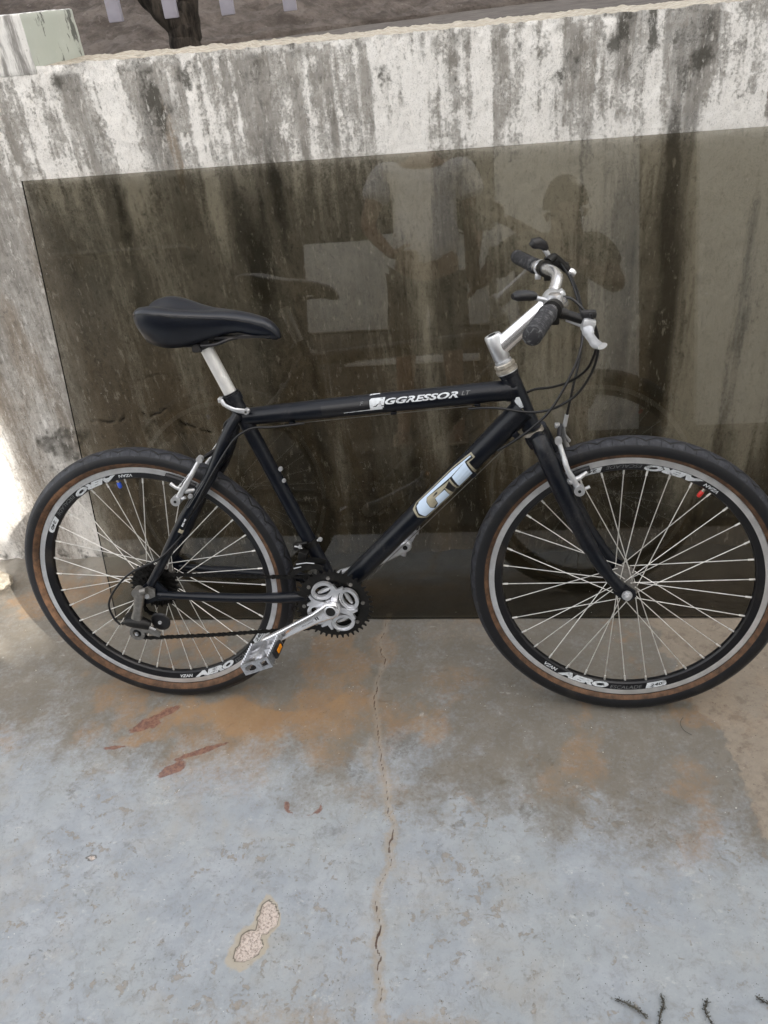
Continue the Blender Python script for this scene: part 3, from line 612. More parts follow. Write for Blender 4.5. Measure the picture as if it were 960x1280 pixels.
tubepart('bare_cable', [TT0.lerp(TT1, .19)+Vector((0, -.007, -.0225)), TT0.lerp(TT1, .84)+Vector((0, -.007, -.0225))], .0009, 'steel', n=6)
tubepart('bare_cable', [DT0.lerp(DT1, .12)+Vector((.017, -.010, -.017)), DT0.lerp(DT1, .88)+Vector((.019, -.014, -.019))], .0009, 'steel', n=6)
# lettering on the top tube
fn = tube_wrap(TT0, TT1, .0202, R(14)); d0 = (Vector((.5363, 0, .7272))-TT0).length-.0
mb = MB(); fit_text(mb, 'GGRESSOR', .146, .0125, lambda u, v: fn(u+d0+.031, v-.0035), .35, .035); 
sheet(mb, [(0, -.012), (.0245, -.012), (.0245, -.0085), (.0275, -.0085), (.0325, .012), (.004, .012), (0, .008)], lambda u, v: fn(u+d0, v), 0, 2)
sheet(mb, [(-.055, -.013), (.002, -.012), (.002, -.0102), (-.055, -.0118)], lambda u, v: fn(u+d0, v), 0, 2)
sheet(mb, [(.006, .0205), (.028, .0225), (.026, .0275), (.008, .0265)], lambda u, v: fn(u+d0-.006, v), 0, 1)
mb.build('lettering', M['print_white'], frame, smooth=False)
mb = MB(); fit_text(mb, 'A', .0235, .0165, lambda u, v: fn(u+d0+.0060, v-.0055, .0002), .35, .06); mb.build('lettering', M['print_black'], frame, smooth=False)
mb = MB(); fit_text(mb, 'A', .019, .0125, lambda u, v: fn(u+d0+.0082, v-.0036, .0004), .35, .012); mb.build('lettering', M['print_white'], frame, smooth=False)
mb = MB(); fit_text(mb, 'LT', .018, .008, lambda u, v: fn(u+d0+.183, v), .35, .0); fit_text(mb, 'F', .008, .007, lambda u, v: fn(u+d0-.020, v), .3, 0)
mb.build('lettering', M['print_grey'], frame, smooth=False)
mb = MB(); sheet(mb, [(-.10, -.014), (-.002, -.0135), (-.002, .0075), (-.10, .006)], lambda u, v: fn(u+d0, v, -.0002), 0, 3)
mb.build('decal_panel', M['print_black'], frame, smooth=False)
# big two-letter logo on the down tube
o_u = (Vector((.622, 0, .4965))-DT0).length
def q(P, k=1.93e-4): return [(((x-215)*.675-(y-890)*.737)*k, ((-(x-215)*.737-(y-890)*.675))*k*1.36) for x, y in P]
fnd = tube_wrap(DT0, DT1, .0220, R(14)); F0 = lambda l: (lambda u, v: fnd(u+o_u+.002, v-.0125, l))
gold = q([(750, 165), (785, 200), (722, 262), (790, 362), (605, 556), (570, 552), (545, 600), (515, 655), (330, 830), (255, 910), (165, 905), (122, 840), (150, 765), (300, 610), (560, 335)])
blk = q([(745, 188), (765, 212), (700, 268), (760, 370), (600, 540), (575, 530), (545, 590), (505, 632), (330, 810), (245, 893), (180, 885), (150, 830), (160, 775), (300, 628), (560, 352)])
mb = MB(); sheet(mb, gold, F0(.0002), 0, 3); 
sheet(mb, q([(283, 690), (278, 730), (300, 775), (330, 778), (372, 722), (358, 685), (325, 700), (322, 735), (300, 745), (297, 712), (480, 540), (520, 470), (470, 520)]), F0(.0008), 0, 1)
sheet(mb, q([(460, 548), (485, 560), (535, 600), (510, 635), (498, 620), (480, 590)]), F0(.0008), 0, 1)
sheet(mb, q([(525, 455), (550, 490), (590, 545), (575, 552), (545, 520), (515, 480)]), F0(.0008), 0, 1)
mb.build('logo_outline', M['print_gold'], frame, smooth=False)
mb = MB(); sheet(mb, blk, F0(.0005), 0, 3); mb.build('logo_shadow', M['print_black'], frame, smooth=False)
mb = MB()
sheet(mb, q([(685, 268), (738, 376), (600, 524), (548, 436)]), F0(.0011), 0, 2)
sheet(mb, q([(742, 196), (748, 205), (690, 262), (546, 428), (282, 690), (190, 770), (188, 758), (300, 642), (560, 368)]), F0(.0011), 0, 2)
sheet(mb, q([(282, 688), (190, 768), (168, 800), (185, 862), (240, 886), (345, 785), (300, 780), (274, 735)]), F0(.0011), 0, 2)
sheet(mb, q([(345, 785), (500, 628), (462, 572), (362, 676), (378, 724)]), F0(.0011), 0, 2)
mb.build('logo', M['print_blue'], frame, smooth=False)
# head badge, stay marks
fh = tube_wrap(HT0, HT1, .0182, R(5)); mb = MB()
L = lambda u, v: fh(u+.052, -v, 0)
sheet(mb, [(.030, -.006), (.036, .000), (.034, .006), (.012, .006), (.012, -.002)], lambda u, v: fh(u+.040, v-.004), 0, 1)
mb.build('head_badge', M['print_white'], frame, smooth=False)
mb = MB(); sheet(mb, [(.004, -.002), (.012, -.006), (.022, -.004), (.020, .003), (.008, .006)], lambda u, v: fh(u+.030, v-.004), 0, 1)
mb.build('head_badge', M['print_gold'], frame, smooth=False)
fs_ = tube_wrap((.055, -.061, .415), (.187, -.047, .600), .0128, R(18), .0006)
mb = MB(); sheet(mb, [(0, -.007), (.010, -.006), (.010, .006), (0, .007)], lambda u, v: fs_(u+.100, v), 0, 1); sheet(mb, [(.0, -.005), (.008, -.006), (.008, .005), (.002, .006)], lambda u, v: fs_(u+.112, v), 0, 1)
mb.build('stay_badge', M['print_white'], frame, smooth=False)
mb = MB(); sheet(mb, [(0, -.013), (.009, -.013), (.009, .013), (0, .013)], lambda u, v: fs_(u+.083, v), 0, 2); mb.build('stay_badge', M['print_gold'], frame, smooth=False)
mb = MB(); fs2 = tube_wrap((.12, -.0555, .515), (.187, -.0475, .600), .0128, R(20), .0012)
for v0 in (-.0022, .0016): sheet(mb, [(0, v0), (.072, v0), (.072, v0+.0006), (0, v0+.0006)], lambda u, v: fs2(u+.028, v), 0, 2)
sheet(mb, [(0, -.0022), (.0007, -.0022), (.0007, .0022), (0, .0022)], lambda u, v: fs2(u+.028, v), 0, 1)
mb.build('stay_stripe', M['print_grey'], frame, smooth=False)

# ---- seat post, clamp, saddle
sp = empty('seatpost', bike); ax = (ST1-ST0).normalized()
tubepart('post_tube', [ST1-ax*.05, ST1, ST1+ax*.108], .0136, 'post', parent=sp)
tubepart('post_head', [ST1+ax*.100, ST1+ax*.120], .0148, 'plastic', parent=sp)
mb = MB(); mb.box((.206, 0, .880), (.038, .040, .020), bev=.005); mb.box((.198, -.020, .867), (.020, .010, .018), bev=.004); mb.lathe([(0, -.028), (.008, -.028), (.009, -.024), (.009, .026)], (.200, 0, .868), n=14); mb.build('seat_clamp', M['plastic'], sp)
mb = MB(); c = ST1-ax*.012; mb.tube([c-ax*.008, c+ax*.008], .0195, 24); mb.build('collar', M['paint'], sp)
mb = MB()
P_ = [(.2300, -.017, .7570), (.2350, -.021, .7500), (.2460, -.027, .7450), (.2600, -.029, .7395), (.2730, -.027, .7360), (.2860, -.023, .7330)]
mb.tube(smooth_path(P_, 4), [.0065]*5+[.0050]*8+[.0062]*8, 10, flat=(1, .55)); mb.lathe([(0, -.030), (.0055, -.030), (.006, -.018)], (.2815, 0, .7345), n=12); mb.box((.226, -.010, .7565), (.009, .016, .010), bev=.002)
mb.build('quick_release_lever', M['alu_white'], sp)
mb = MB(); mb.lathe([(0, -.0306), (.0026, -.0306)], (.2815, 0, .7345), n=10); mb.build('lever_socket', M['dark_hole'], sp)
sad = empty('saddle', bike)
St = [(.0875, .030, .943, .918), (.094, .054, .953, .901), (.106, .069, .959, .888), (.125, .077, .962, .879), (.150, .077, .958, .874), (.175, .067, .951, .873), (.200, .052, .945, .877), (.230, .037, .939, .884),
      (.262, .028, .935, .891), (.290, .0235, .930, .892), (.315, .0210, .924, .884), (.340, .0190, .915, .877), (.354, .0165, .905, .874), (.3625, .012, .894, .874), (.3665, .005, .885, .878)]
vs = []; K = 28
xs_ = [s[0] for s in St]
XS = np.concatenate([np.linspace(.0875, .11, 7)[:-1], np.linspace(.11, .34, 22)[:-1], np.linspace(.34, .3665, 9)])
for x in XS:
    w, zt, zb = (float(np.interp(x, xs_, [s[i] for s in St])) for i in (1, 2, 3))
    ch = .017*float(sst(np.array(x), .27, .13)); chw = .27
    for k in range(K+1):
        f = k/K*2-1                      # -1 near edge ... 1 far edge
        a = abs(f)
        if a > .62:                      # skirt
            g_ = (a-.62)/.38; y = w*(1.0-.42*g_**1.8); z = zt-.012-(zt-.012-zb)*g_; y *= (1.0+.03*math.sin(g_*math.pi))
        else:
            g_ = a/.62; y = w*math.sin(g_*math.pi/2)**.92; z = zt-.012+.012*math.cos(g_*math.pi/2)**.75
            z -= ch*math.exp(-((g_)/chw)**2)
        vs.append(Vector((x, math.copysign(y, f), z)))
mb = MB(); n = K+1; NXS = len(XS)
fsx = [(i*n+k, i*n+k+1, (i+1)*n+k+1, (i+1)*n+k) for i in range(NXS-1) for k in range(K)]
fsx += [tuple(range(n)), tuple((NXS-1)*n+k for k in range(n-1, -1, -1))]
fsx += [((i+1)*n, (i+1)*n+K, i*n+K, i*n) for i in range(NXS-1)]
mb.add(vs, fsx); o = mb.build('cover', M['saddle'], sad, angle=60)
for s in (-1, 1):
    pts = []
    for x in XS[2:-1]:
        w, zt = float(np.interp(x, xs_, [q_[1] for q_ in St])), float(np.interp(x, xs_, [q_[2] for q_ in St])); pts.append((x, s*(w+.0003), zt-.0125))
    mb = MB(); mb.tube(pts, .0009, 6); mb.build('seam_piping', M['plastic'], sad)
    mb = MB(); mb.tube(smooth_path([(.11, s*.035, .893), (.14, s*.026, .880), (.19, s*.022, .872), (.235, s*.021, .872), (.275, s*.015, .882), (.33, s*.006, .886)], 5), .0035, 8); mb.build('rail', M['plastic'], sad)
mb = MB(); mb.prism([(.10, .884), (.35, .880), (.352, .8845), (.10, .8885)], -.018, .018); mb.build('saddle_shell', M['plastic'], sad)

# ---- fork
fork = empty('fork', bike)
sa = (HT1-HT0).normalized()
mb = MB(); c = HT0; mb.tube([c-sa*.003, c-sa*.010], .0215, 28); mb.build('crown_race', M['rusty'], fork)
mb = MB(); c = HT0-sa*.010
mb.tube([c, c-sa*.012, c-sa*.028], [.020, .0215, .019], 24)
for s in (-1, 1):
    mb.tube(smooth_path([c-sa*.010+Vector((0, s*.004, 0)), (.868, s*.022, .655), (.874, s*.042, .640)], 4), [.0175]*9, 18, flat=(1, 1))
mb.build('crown', M['paint'], fork)
for s in (-1, 1):
    mb = MB(); mb.tube(smooth_path([(.866, s*.034, .664), (.877, s*.048, .640), (.900, s*.054, .588), (.920, s*.056, .540), (.945, s*.056, .482), (.972, s*.056, .428), (1.003, s*.056, .378), (1.030, s*.056, .343)], 6),
                       [.0175]*8+[.0185]*10+[.0175]*6+[.0160]*6+[.0140]*6+[.0125]*7, 20); mb.build('fork_leg', M['paint'], fork)
    mb = MB(); mb.prism([(1.012, .352), (1.020, .366), (1.040, .352), (1.062, .334), (1.064, .322), (1.054, .312), (1.040, .312), (1.018, .330)], s*.0535-.003, s*.0535+.003); mb.build('fork_end', M['paint'], fork)
# headset, stem
hs = empty('headset', bike); h1 = HT1
mb = MB()
for r, a, b in [(.0215, .000, .006), (.0195, .0065, .0085)]: mb.tube([h1+sa*a, h1+sa*b], r, 28)
mb.build('upper_cup', M['rusty'], hs)
mb = MB(); mb.tube([h1+sa*.0088, h1+sa*.0105, h1+sa*.0165, h1+sa*.018], [.0185, .0205, .0205, .0185], 8); mb.build('lock_nut', M['rusty'], hs, smooth=False)
mb = MB(); mb.tube([h1+sa*.0182, h1+sa*.0225], .0165, 28); mb.build('spacer', M['alu_white'], hs)
mb = MB(); mb.tube([h1-sa*.002, h1+sa*.001], .0202, 28); mb.build('lower_ring', M['alu'], hs)
stem = empty('stem', bike); s0 = h1+sa*.0225; s1 = h1+sa*.076
mb = MB(); mb.tube([s0-sa*.002, s0+sa*.010], .0128, 20); mb.tube([s0+sa*.003, s0+sa*.006, s1-sa*.003, s1], [.0150, .0165, .0165, .0150], 28); mb.build('quill', M['alu'], stem)
mb = MB(); mb.tube([s1, s1+sa*.0008], .0075, 12); mb.build('stem_bolt', M['dark_hole'], stem)
cl = Vector((.890, 0, .921)); e0 = s0.lerp(s1, .45)
mb = MB(); mb.tube([e0, e0.lerp(cl, .25), e0.lerp(cl, .8), cl], [.0165, .0155, .0140, .0150], 24, flat=(1.15, .85)); mb.build('extension', M['alu_bright'], stem)
mb = MB(); mb.lathe([(.0135, -.021), (.0175, -.021), (.0185, -.019), (.0185, .019), (.0175, .021), (.0135, .021)], cl, n=28); mb.box(cl+Vector((.014, 0, .010)), (.018, .026, .012), Matrix.Rotation(R(-40), 3, 'Y'), bev=.003); mb.build('bar_clamp', M['alu'], stem)

# ---- handlebar
bar = empty('handlebar', bike)
BP = [(.846, -.318, .932), (.872, -.21, .938), (.890, -.150, .940), (.900, -.115, .936), (.896, -.075, .926), (.890, -.045, .921), (.890, 0, .921), (.890, .045, .921), (.898, .070, .930), (.904, .100, .945), (.896, .135, .953), (.868, .200, .954), (.833, .318, .959)]
mb = MB(); mb.tube(smooth_path(BP, 6), .0112, 20); mb.build('bar_tube', M['alu_bright'], bar)
def grip(a, b):
    a, b = Vector(a), Vector(b); d = (b-a).normalized(); L_ = (b-a).length
    mb = MB(); mb.tube([a, a+d*.004, a+d*.012, a+d*(L_-.012), a+d*(L_-.004), b], [.0140, .0160, .0148, .0148, .0150, .0095], 24)
    for i in range(14): mb.tube([a+d*(.020+i*.0068), a+d*(.0215+i*.0068)], .01515, 24)
    o = mb.build('grip', M['grip'], bar); return o
grip((.8722, -.205, .938), (.8435, -.330, .9305)); grip((.866, .205, .954), (.829, .330, .9588))['label'] = 'clean black rubber grip'
# brake levers and shifters
for s, nm in ((-1, 'near'), (1, 'far')):
    lv = empty('brake_lever', bike)
    if s < 0:
        cpt = Vector((.881, -.180, .939)); piv = Vector((.935, -.190, .921))
        body = [cpt+Vector((.006, 0, -.004)), (.900, -.182, .932), (.918, -.186, .926), piv]
    else:
        cpt = Vector((.884, .170, .9535)); piv = Vector((.930, .190, .944)); body = [cpt+Vector((.006, 0, .012)), (.902, .182, .972), (.918, .188, .958), piv]
    d = Vector((-.24, s*.97, 0)).normalized()
    mb = MB(); mb.tube([cpt-d*.010, cpt+d*.010], .0165, 20); mb.tube(smooth_path(body, 4), [.0095]*5+[.008]*8, 12); mb.box(cpt+Vector((.004, 0, -.018)), (.014, .016, .012), bev=.003); mb.build('lever_clamp', M['blackmetal'], lv)
    if s < 0:
        mb = MB(); mb.box(piv+Vector((.002, -.004, -.006)), (.022, .024, .022), Matrix.Rotation(R(15), 3, 'Y'), bev=.006); mb.tube([(.905, -.176, .923), (.930, -.188, .914)], .0055, 12); mb.build('lever_pivot', M['alu_white'], lv)
        mb = MB(); mb.box(piv+Vector((.003, .002, .010)), (.024, .020, .012), bev=.004); mb.build('pivot_cap', M['plastic'], lv)
        mb = MB(); mb.tube(smooth_path([(.934, -.196, .918), (.936, -.215, .906), (.938, -.250, .905), (.943, -.285, .903), (.949, -.300, .905)], 5), [.0075]*6+[.0060]*7+[.0068]*8, 14, flat=(1.25, .62), up=(1, 0, .3)); mb.build('lever_blade', M['alu_white'], lv)
    else:
        mb = MB(); mb.lathe([(0, -.008), (.006, -.008), (.0085, -.003), (.0085, .003), (.006, .008), (0, .008)], piv+Vector((.008, 0, -.004)), axis=(.8, 0, -.5), n=18); mb.build('barrel_adjuster', M['alu_bright'], lv)
        mb = MB(); mb.tube(smooth_path([(.930, .196, .945), (.932, .23, .946), (.934, .28, .940), (.936, .31, .938)], 4), [.0075]*5+[.006]*8, 12, flat=(1.2, .6)); mb.build('lever_blade', M['blackmetal'], lv)
sh = empty('shifter', bike)
mb = MB(); c = Vector((.886, -.150, .952)); mb.tube([c+Vector((0, 0, -.012)), c+Vector((0, 0, .004))], [.0135, .0135], 20); mb.tube([c+Vector((0, 0, .003)), c+Vector((0, 0, .006))], .0118, 20); mb.build('shifter_drum', M['alu'], sh)
mb = MB(); mb.tube([c+Vector((0, 0, .006)), c+Vector((0, 0, .0085)), c+Vector((0, 0, .009))], [.0105, .0085, .003], 14); mb.build('shifter_cap', M['steel'], sh)
mb = MB(); mb.tube([(.886, -.151, .946), (.868, -.152, .951), (.850, -.154, .956)], .0042, 10, flat=(1, 1.6)); mb.build('shifter_arm', M['alu_white'], sh)
mb = MB(); mb.tube([(.856, -.156, .9575), (.850, -.157, .9590), (.838, -.160, .961), (.824, -.165, .9615), (.817, -.168, .9612)], [.0065, .0098, .0112, .0108, .0060], 14, flat=(.8, 1.15)); mb.build('thumb_paddle', M['plastic'], sh)
sh = empty('shifter', bike); sh['label'] = 'thumb shifter on the wall side of the handlebar'
c = Vector((.893, .185, .965)); mb = MB(); mb.tube([c+Vector((-.006, 0, -.004)), c+Vector((.014, .004, .002))], .0135, 18); mb.tube([(.890, .188, .968), (.915, .188, .958), (.925, .190, .950)], .0085, 12); mb.build('shifter_drum', M['plastic'], sh)
mb = MB(); mb.tube([(.893, .182, .972), (.888, .178, .982), (.882, .174, .990)], .0050, 10); mb.build('shifter_arm', M['alu'], sh)
mb = MB(); mb.tube([(.886, .176, .990), (.880, .172, .9985), (.870, .168, 1.004), (.860, .164, 1.003), (.855, .163, .999)], [.006, .0095, .0115, .0110, .0055], 14); mb.build('thumb_paddle', M['plastic'], sh)
mb = MB(); mb.lathe([(.0118, -.006), (.0150, -.006), (.0150, .006), (.0118, .006)], (.876, .188, .9535), n=20); mb.box((.870, .188, .936), (.012, .012, .012), bev=.002); mb.build('shifter_band', M['alu'], sh)

# ---- cables
cab = empty('cable', bike)
H = dict(
 a=[(.8935,-.115,.9480),(.9163,-.120,.9435),(.9398,-.130,.9202),(.9577,-.120,.8861),(.9626,-.110,.8489),(.9563,-.090,.8081),(.9348,-.060,.7599),(.9042,-.045,.7331),(.8750,-.038,.7207),(.8375,-.034,.7190),(.7843,-.030,.7274),(.7304,-.016,.7230)],
 b=[(.9338,.190,.9378),(.9457,.130,.9108),(.9509,.070,.8800),(.9485,.030,.8458),(.9421,.010,.8048),(.9306,0,.7532),(.9197,0,.6939)],
 c=[(.9051,.200,.9700),(.9295,.150,.9394),(.9437,.100,.9007),(.9488,.040,.8664),(.9427,-.010,.8326),(.9243,-.035,.7898),(.8892,-.050,.7304),(.8522,-.050,.6917),(.8142,-.040,.6598),(.7859,-.026,.6380)],
 d=[(.9395,-.200,.9341),(.9541,-.180,.8930),(.9554,-.140,.8565),(.9465,-.090,.8128),(.9221,-.030,.7747),(.8922,.015,.7518),(.8528,.030,.7423),(.8150,.030,.7186)],
 e=[(.1100,-.064,.4740),(.0537,-.078,.4244),(-.0150,-.085,.3943),(-.0622,-.085,.3533),(-.0925,-.080,.3083),(-.0924,-.075,.2688),(-.080,-.075,.250)],
 f=[(.3958,-.014,.7020),(.3322,-.026,.7000),(.2955,-.030,.7010),(.2701,-.036,.6930),(.2461,-.043,.6742),(.205,-.060,.620),(.150,-.070,.540)],
 g=[(.2627,0,.7173),(.2397,0,.7145),(.2218,0,.7010),(.2177,0,.6870)])
for k in H:
    mb = MB(); P_ = smooth_path(H[k], 7); mb.tube(P_, .0025, 10); mb.build('cable_housing', M['cable'], cab)
for P_ in ([(.2198, 0, .6887), (.2012, 0, .6625), (.1791, 0, .6377), (.1683, 0, .6270)],):
    mb = MB(); mb.tube(P_, .0011, 8); mb.build('inner_wire', M['alu_white'], cab)
mb = MB(); mb.tube([(.150, -.060, .615), (.135, -.064, .600), (.128, -.066, .592)], .0007, 6); mb.tube([(.131, -.066, .595), (.124, -.066, .588)], .0019, 8); mb.build('inner_wire', M['alu_white'], cab)

# ---- wheels
RD = []
def wheel(cx, cy, cz, rz, phase, tan_r, flanges, txt0, valve, cap, front):
    w = empty('wheel', bike, (cx, cy, cz)); w.rotation_euler = (0, 0, rz)
    w['label'] = ('front' if front else 'rear')+' wheel'
    NS = 144
    prof = []; mats = []
    N = 30
    a0 = math.acos((.2862-.3045)/.0225)
    for i in range(N+1):
        a = -a0+2*a0*i/N; rr = .3045+.0225*math.cos(a); hh = .0225*math.sin(a)
        if abs(a) < .9: rr -= .0006*(1-abs(a)/.9)
        prof.append((rr, hh))
    for i in range(N): mats.append(1 if (prof[i][0]+prof[i+1][0])/2 < tan_r else 0)
    mb = MB(); mb.lathe(prof, n=NS, mats=mats); mb.build('tyre', [M['tyre'], M['tan']], w, angle=80)
    pr = [(.2862, -.0112), (.2850, -.0120), (.2735, -.0120), (.2733, -.0118), (.2600, -.0085), (.2572, -.0050), (.2565, 0), (.2572, .0050), (.2600, .0085), (.2733, .0118), (.2735, .0120), (.2850, .0120), (.2862, .0112), (.2800, .0085), (.2800, -.0085)]
    mt = [0, 0, 1, 1, 1, 1, 1, 1, 1, 1, 0, 0, 0, 0, 0]
    mb = MB(); mb.lathe(pr, n=NS, mats=mt, closed=True); mb.build('rim', [M['brake_track'], M['rim_black']], w, angle=30)
    # decals
    def rf(th0):
        def fn(u, v):
            r = .2727-v; h = -(.0085+(.0118-.0085)*(r-.26)/.0133)-.0004; th = R(th0)+u/.266
            return Vector((r*math.cos(th), h, r*math.sin(th)))
        return fn
    D_ = .266*math.pi/180
    for base in (txt0, txt0+180):
        mb = MB(); f = rf(base)
        fit_text(mb, 'VZAN', 7*D_, .0074, lambda u, v: f(u, v+.0022), .25, .03)
        fit_text(mb, 'AERO', 25*D_, .0142, lambda u, v: f(u+8*D_, v+.0001), .3, .075)
        sheet(mb, [(0, 0), (10*D_-.004, 0), (10*D_, .004), (10*D_, .009), (10*D_-.004, .0118), (.006, .0118)], lambda u, v: f(u+50*D_, v+.0003), 0, 2)
        mb.build('rim_lettering', M['print_white'], w, smooth=False)
        mb = MB(); fit_text(mb, 'ESCALADE', 15*D_, .0075, lambda u, v: f(u+33.8*D_, v+.0015), .3, -.005)
        mb.build('rim_lettering', M['print_grey'], w, smooth=False)
        mb = MB(); 
        def f3(u, v):
            p = f(u, v); return p+Vector((0, -.0005, 0))
        fit_text(mb, '240', 6*D_, .0062, lambda u, v: f3(u+52.2*D_, v+.003), .25, .02); mb.build('rim_lettering', M['print_black'], w, smooth=False)
    # spokes: 36, three-cross
    fr_, yn, yf = flanges
    for i in range(36):
        th = R(phase+10*i); side = -1 if i % 2 == 0 else 1; fy = yn if side < 0 else yf
        lead = 1 if (i//2) % 2 == 0 else -1
        ha = th+lead*R(58); out = side*(.0018 if lead > 0 else -.0018)
        hp = Vector((fr_*math.cos(ha), fy+out, fr_*math.sin(ha)))
        rp = Vector((.2590*math.cos(th), side*.0012, .2590*math.sin(th)))
        dd_ = (rp-hp).normalized()
        mb = MB(); mb.tube([hp, rp-dd_*.012], .00105, 6); mb.tube([rp-dd_*.014, rp-dd_*.002], .0021, 8); mb.tube([hp-Vector((0, out*1.2, 0)), hp+Vector((0, out*.6, 0))], .0019, 6)
        mb.build('spoke', M['spoke'], w)
    mb = MB(); y0, y1 = yn, yf
    mb.lathe([(.006, y0-.012), (.012, y0-.010), (.013, y0-.004), (fr_+.004, y0-.0015), (fr_+.0045, y0+.0015), (.014, y0+.004), (.0125, (y0+y1)/2), (.014, y1-.004), (fr_+.0045, y1-.0015), (fr_+.004, y1+.0015), (.013, y1+.004), (.012, y1+.010), (.006, y1+.012)], n=32); mb.build('hub', M['steel'], w)
    A_ = .072 if front else .078
    mb = MB(); mb.tube([(0, -A_, 0), (0, A_, 0)], .0045, 12); mb.build('axle', M['alu_white'], w)
    for s in (-1, 1):
        mb = MB(); yy = (.0565 if front else .0665)*s
        mb.lathe([(.0045, yy), ((.0105 if front else .008), yy), ((.0110 if front else .0082), yy+s*.002), ((.0105 if front else .008), yy+s*.0035), (.0075, yy+s*.004), (.0075, yy+s*.010), (.0045, yy+s*.011)], n=6 if not front else 18); mb.build('axle_nut', M['alu_white'], w)
    a = R(valve); mb = MB(); dv = Vector((math.cos(a), 0, math.sin(a)))
    mb.tube([dv*.258, dv*.250], .0032, 10); mb.build('valve_stem', M['rusty'], w)
    mb = MB(); mb.tube([dv*.2505, dv*.249, dv*.240, dv*.237, dv*.236], [.004, .0047, .0047, .0035, .002], 12); mb.build('valve_cap', cap, w)
    return w
fwheel = wheel(1.0474, -.002, .327, -.0466, 3.0, .2940, (.0195, -.033, .033), -128.0, 56.6, M['red_cap'], True)
rwheel = wheel(0, 0, .327, 0, 6.8, .2972, (.0225, -.018, .034), -89.0, 100.5, M['blue_cap'], False)

# ---- toothed discs
def gear(mb, c, r_root, r_tip, teeth, y0, y1, r_in, ph=0.):
    outer = []; inner = []
    for i in range(teeth):
        for f, r in ((0, r_root), (.28, r_root), (.42, r_tip), (.62, r_tip), (.80, r_root)):
            a = 2*math.pi*(i+f)/teeth+ph; outer.append((c[0]+r*math.cos(a), c[1]+r*math.sin(a))); inner.append((c[0]+r_in*math.cos(a), c[1]+r_in*math.sin(a)))
    mb.holed(outer, inner, y0, y1)
cs = empty('cassette', bike)
for i, tt in enumerate((28, 24, 21, 18, 16, 14, 12)):
    r = tt*.01270/(2*math.pi); mb = MB(); gear(mb, (0, .327), r-.003, r+.003, tt, -.0275-i*.0046, -.0255-i*.0046, .013, i*.2); mb.build('sprocket', M['blackmetal'], cs, smooth=False)
mb = MB(); mb.lathe([(.013, -.060), (.019, -.060), (.019, -.024), (.013, -.024)], (0, 0, .327), n=24); mb.build('freewheel_body', M['blackmetal'], cs)

# ---- crankset
ck_ = empty('crankset', bike); ca = .474; cd = Vector((-math.cos(ca), 0, -math.sin(ca)))
for r, tt, y in ((.0845, 42, -.0475), (.0660, 33, -.0405), (.0460, 23, -.0335)):
    mb = MB(); gear(mb, (BB.x, BB.z), r-.0040, r+.0042, tt, y-.0012, y+.0012, r*.72 if tt == 42 else r*.8, .3); mb.build('chainring', M['blackmetal'], ck_, smooth=False)
mb = MB(); mb.tube([BB+Vector((0, -.062, 0)), BB+Vector((0, .062, 0))], .0115, 18); mb.build('axle', M['steel'], ck_)
# spider with oval loops
sp_ = MB(); a_arm = math.atan2(cd.z, cd.x)
angs = [a_arm+R(45)+R(90)*k for k in range(4)]
def oval(cx, cz, ax_, az_, rot, n=28):
    return [(cx+ax_*math.cos(t_)*math.cos(rot)-az_*math.sin(t_)*math.sin(rot), cz+ax_*math.cos(t_)*math.sin(rot)+az_*math.sin(t_)*math.cos(rot)) for t_ in [2*math.pi*i/n for i in range(n)]]
LOB = [(.4030, .3330, 25), (.4600, .3130, -68), (.4420, .2530, 15), (.3850, .2740, -65)]
loops = []
for cx, cz, rot in LOB:
    rr = R(rot); n = 28
    for (a1, b1, a2, b2, y0, y1) in ((.0260, .0205, .0190, .0125, -.0600, -.0530),):
        O = oval(cx, cz, a1, b1, rr); I = oval(cx, cz, a2, b2, rr); sp_.holed(O, I, y0, y1)
    O = oval(cx, cz, .0262, .0207, rr); I = oval(cx, cz, .0228, .0168, rr); sp_.holed(O, I, -.0620, -.0530)
for k in range(4):
    a = a_arm+R(90)*k+R(45); e = Vector((math.cos(a), 0, math.sin(a))); p = Vector((-math.sin(a), 0, math.cos(a)))
    pl = [BB+p*.011, BB+e*.022+p*.0068, BB+e*.040+p*.0068, BB+e*.054+p*.014, BB+e*.056+p*.010, BB+e*.047, BB+e*.056-p*.010, BB+e*.054-p*.014, BB+e*.040-p*.0068, BB+e*.022-p*.0068, BB-p*.011]
    sp_.prism([(v.x, v.z) for v in pl], -.0645+.0006*k, -.0560)
sp_.lathe([(.004, -.066), (.019, -.066), (.020, -.064), (.020, -.046), (.004, -.046)], BB, n=28)
sp_.build('spider', M['alu'], ck_)
mb = MB()
for cx, cz, rot in LOB:
    rr = R(rot); dx, dz = cx-BB.x, cz-BB.z; L_ = math.hypot(dx, dz); tx, tz = -dz/L_, dx/L_
    P_ = [Vector((cx+tx*s_*.016-dx/L_*(.004-.25*abs(s_)**2*.0), -.049, cz+tz*s_*.016-dz/L_*.004)) for s_ in (-1, -.5, 0, .5, 1)]
    mb.tube(P_, [.003, .0045, .005, .0045, .003], 8)
mb.build('inner_ring_bridge', M['alu_white'], ck_)
mb = MB()
for k in range(8):
    a = a_arm+R(45)*k+R(22); mb.lathe([(0, -.0515), (.0042, -.0515), (.0046, -.047)], BB+Vector((math.cos(a)*.067, 0, math.sin(a)*.067)), n=8)
mb.build('chainring_bolt', M['steel'], ck_)
